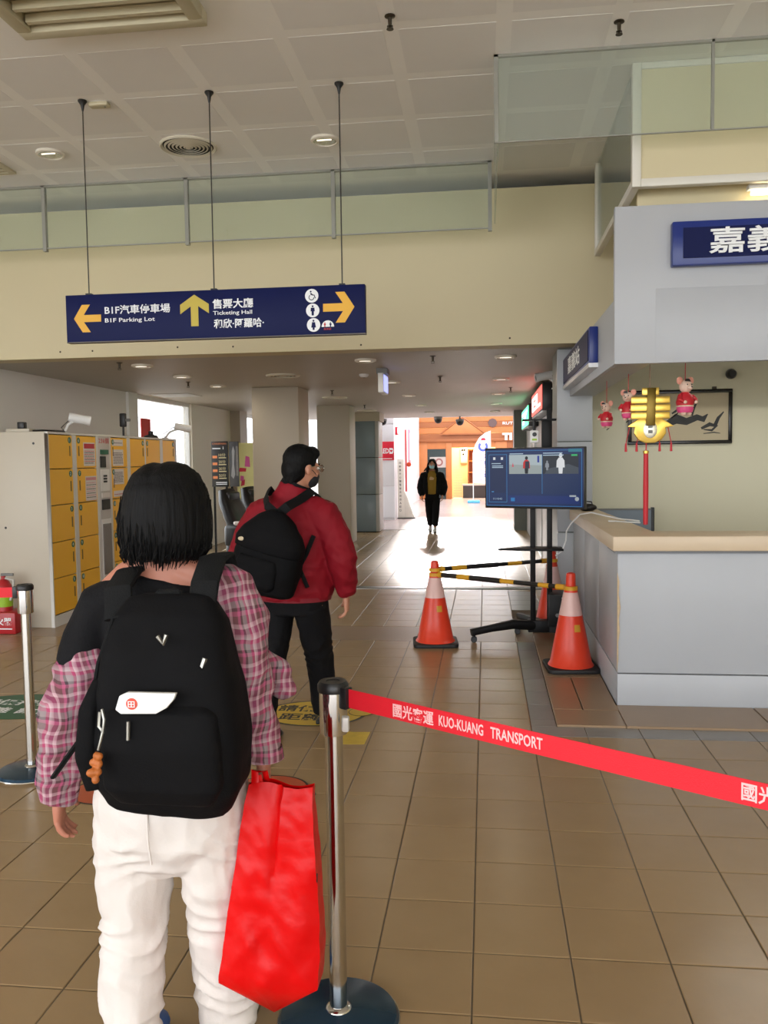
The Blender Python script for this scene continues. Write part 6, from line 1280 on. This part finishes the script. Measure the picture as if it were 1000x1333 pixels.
MB().tube([(0.19, -0.155, 1.14), (0.155, -0.185, 1.04), (0.12, -0.20, 0.97), (0.16, -0.185, 0.86)], [(0.014, 0.006)]*4, n=8).build('loose_strap', NYLG, rk, smooth=True); MB().ell(RM @ Vector((-0.13, -0.10, 0.045)), (0.022, 0.012, 0.012), 10, 6).build('cord_stop', mat('cord_cream', srgb(196, 180, 150), 0.6), rk, smooth=True)
MB().lathe([(0.03, 0), (0.036, 0.006), (0.03, 0.012), (0.024, 0.006), (0.03, 0)], M=Matrix.Translation(top+Vector((0, -0.01, 0.0))) @ Matrix.Rotation(R(90), 4, 'X'), n=18).build('grab_ring', NYLG, rk, smooth=True)

# ---- distant woman in a mask, walking towards us
b = MB(); DHM = Matrix.Translation((0, 0.02, 1.425))
b.tube([(0, 0, 0.72), (0, 0, 0.95), (0, 0, 1.12), (0, 0, 1.22), (0, 0, 1.27), (0, 0.0, 1.33), (0, 0.01, 1.40)], [(0.13, 0.09), (0.12, 0.085), (0.13, 0.09), (0.14, 0.075), (0.09, 0.06), (0.048, 0.048), (0.045, 0.048)], n=18, side=(1, 0, 0)); head_parts(b, DHM)
for s in (-1, 1):
    b.tube([(s*0.08, 0, 1.22), (s*0.165, 0, 1.20), (s*0.225, -0.02, 0.97), (s*0.215, 0.06, 0.78)], [0.05, 0.048, 0.036, 0.025], n=12); hand_parts(b, (s*0.213, 0.065, 0.765), (0, 0.1, -1), (-s, 0, 0), (0, 1, 0), 30, 0.95)
for hp_, kn, an in (((-0.08, 0, 0.72), (-0.075, 0.06, 0.42), (-0.055, 0.10, 0.09)), ((0.08, 0, 0.72), (0.07, -0.02, 0.42), (0.055, -0.12, 0.10))):
    b.tube([hp_, kn, an, (an[0], an[1], 0.05)], [0.08, 0.052, 0.034, 0.034], n=12); b.tube([(an[0], an[1]-0.02, 0.05), (an[0], an[1]+0.12, 0.04)], [0.03, 0.025], n=10)
dw = blend('person', b, 0.009, SKIN, None, 3); dw.location = (-1.115, 17.7, 0); dw.rotation_euler.z = math.pi
tag(dw, 'person in black jacket and light blue face mask walking towards the viewer down the corridor', 'person')
eyes(DHM, dw)
b = MB(); b.ell(DHM @ Vector((0, -0.022, 0.04)), (0.086, 0.098, 0.082), 18, 12); b.tube([DHM @ Vector((0, -0.05, 0.02)), DHM @ Vector((0.0, -0.06, -0.10)), DHM @ Vector((0.01, -0.07, -0.22))], [(0.09, 0.055), (0.10, 0.05), (0.09, 0.035)], n=16, side=(1, 0, 0))
for s in (-1, 1): b.tube([DHM @ Vector((s*0.07, 0.01, 0.03)), DHM @ Vector((s*0.088, 0.0, -0.06)), DHM @ Vector((s*0.10, 0.02, -0.15)), DHM @ Vector((s*0.095, 0.07, -0.27))], [0.026, 0.03, 0.03, 0.012], n=10)
b.tube([DHM @ Vector((0.08, -0.03, -0.07)), DHM @ Vector((0.13, -0.02, -0.10)), DHM @ Vector((0.18, -0.01, -0.15))], [0.03, 0.025, 0.006], n=10)
blend('hair', b, 0.009, HAIR, dw, 2, 0.004, 30)
BLM = mat('light_blue_mask', srgb(160, 206, 222), 0.7); b = MB(); b.ell(DHM @ Vector((0, 0.058, -0.052)), (0.056, 0.056, 0.050), 18, 12); mk = blend('face_mask', b, 0.007, BLM, dw, 2)
for s in (-1, 1): MB().tube([DHM @ Vector(p) for p in ((s*0.054, 0.06, -0.03), (s*0.07, 0.03, -0.012), (s*0.083, -0.012, 0.0))], 0.002, n=5).build('ear_loop', BLM, mk)
b = MB(); b.tube([(0, 0.005, 0.80), (0, 0.01, 0.95), (0, 0.015, 1.12), (0, 0.01, 1.22), (0, 0.0, 1.28)], [(0.14, 0.11), (0.135, 0.108), (0.14, 0.108), (0.14, 0.085), (0.07, 0.062)], n=20, side=(1, 0, 0)); tp = blend('sweater', b, 0.01, mat('mustard_knit', srgb(150, 116, 36), 0.8, bump=0.3, bscale=150), dw, 2, 0.004, 10)
MB().prism([(-0.05, 1.10), (0.03, 1.10), (0.05, 1.14), (-0.02, 1.17), (-0.05, 1.15)], face_matrix((0, 0.128, 0), (-1, 0, 0), (0, 0, 1)), 0.004).build('printed_motif', mat('motif_pale', srgb(206, 170, 130), 0.7), tp)
b = MB()
for s in (-1, 1):
    b.tube([(s*0.125, -0.015, 0.80), (s*0.13, -0.015, 0.95), (s*0.13, -0.015, 1.12), (s*0.12, -0.01, 1.22), (s*0.075, -0.01, 1.28)], [(0.075, 0.14), (0.07, 0.14), (0.07, 0.13), (0.065, 0.10), (0.04, 0.07)], n=18, side=(1, 0, 0)); b.tube([(s*0.10, 0, 1.22), (s*0.17, 0, 1.20), (s*0.225, -0.01, 1.05), (s*0.245, -0.015, 0.94), (s*0.225, 0.03, 0.84), (s*0.213, 0.055, 0.77)], [0.07, 0.08, 0.082, 0.082, 0.075, 0.05], n=16)
b.tube([(0, -0.07, 0.80), (0, -0.07, 1.0), (0, -0.06, 1.2), (0, -0.045, 1.29)], [(0.17, 0.06), (0.17, 0.065), (0.15, 0.06), (0.08, 0.04)], n=18, side=(1, 0, 0)); blend('jacket', b, 0.01, BLKC, dw, 2, 0.006, 9)
b = MB(); b.tube([(0, 0, 0.86), (0, 0, 0.76), (0, 0, 0.68)], [(0.14, 0.11), (0.155, 0.115), (0.14, 0.10)], n=20, side=(1, 0, 0))
b.tube([(-0.08, 0, 0.72), (-0.075, 0.05, 0.45), (-0.06, 0.095, 0.13)], [0.088, 0.076, 0.062], n=14); b.tube([(0.08, 0, 0.72), (0.072, -0.02, 0.45), (0.057, -0.11, 0.14)], [0.088, 0.076, 0.062], n=14); blend('trousers', b, 0.01, BLKC, dw, 2, 0.004, 9)
WSH = mat('white_sneaker', srgb(206, 206, 204), 0.5); shoe((-0.055, 0.10, 0), 0, WSH, BLACK, dw, 0.24); shoe((0.055, -0.12, 0.01), 0, WSH, BLACK, dw, 0.24)
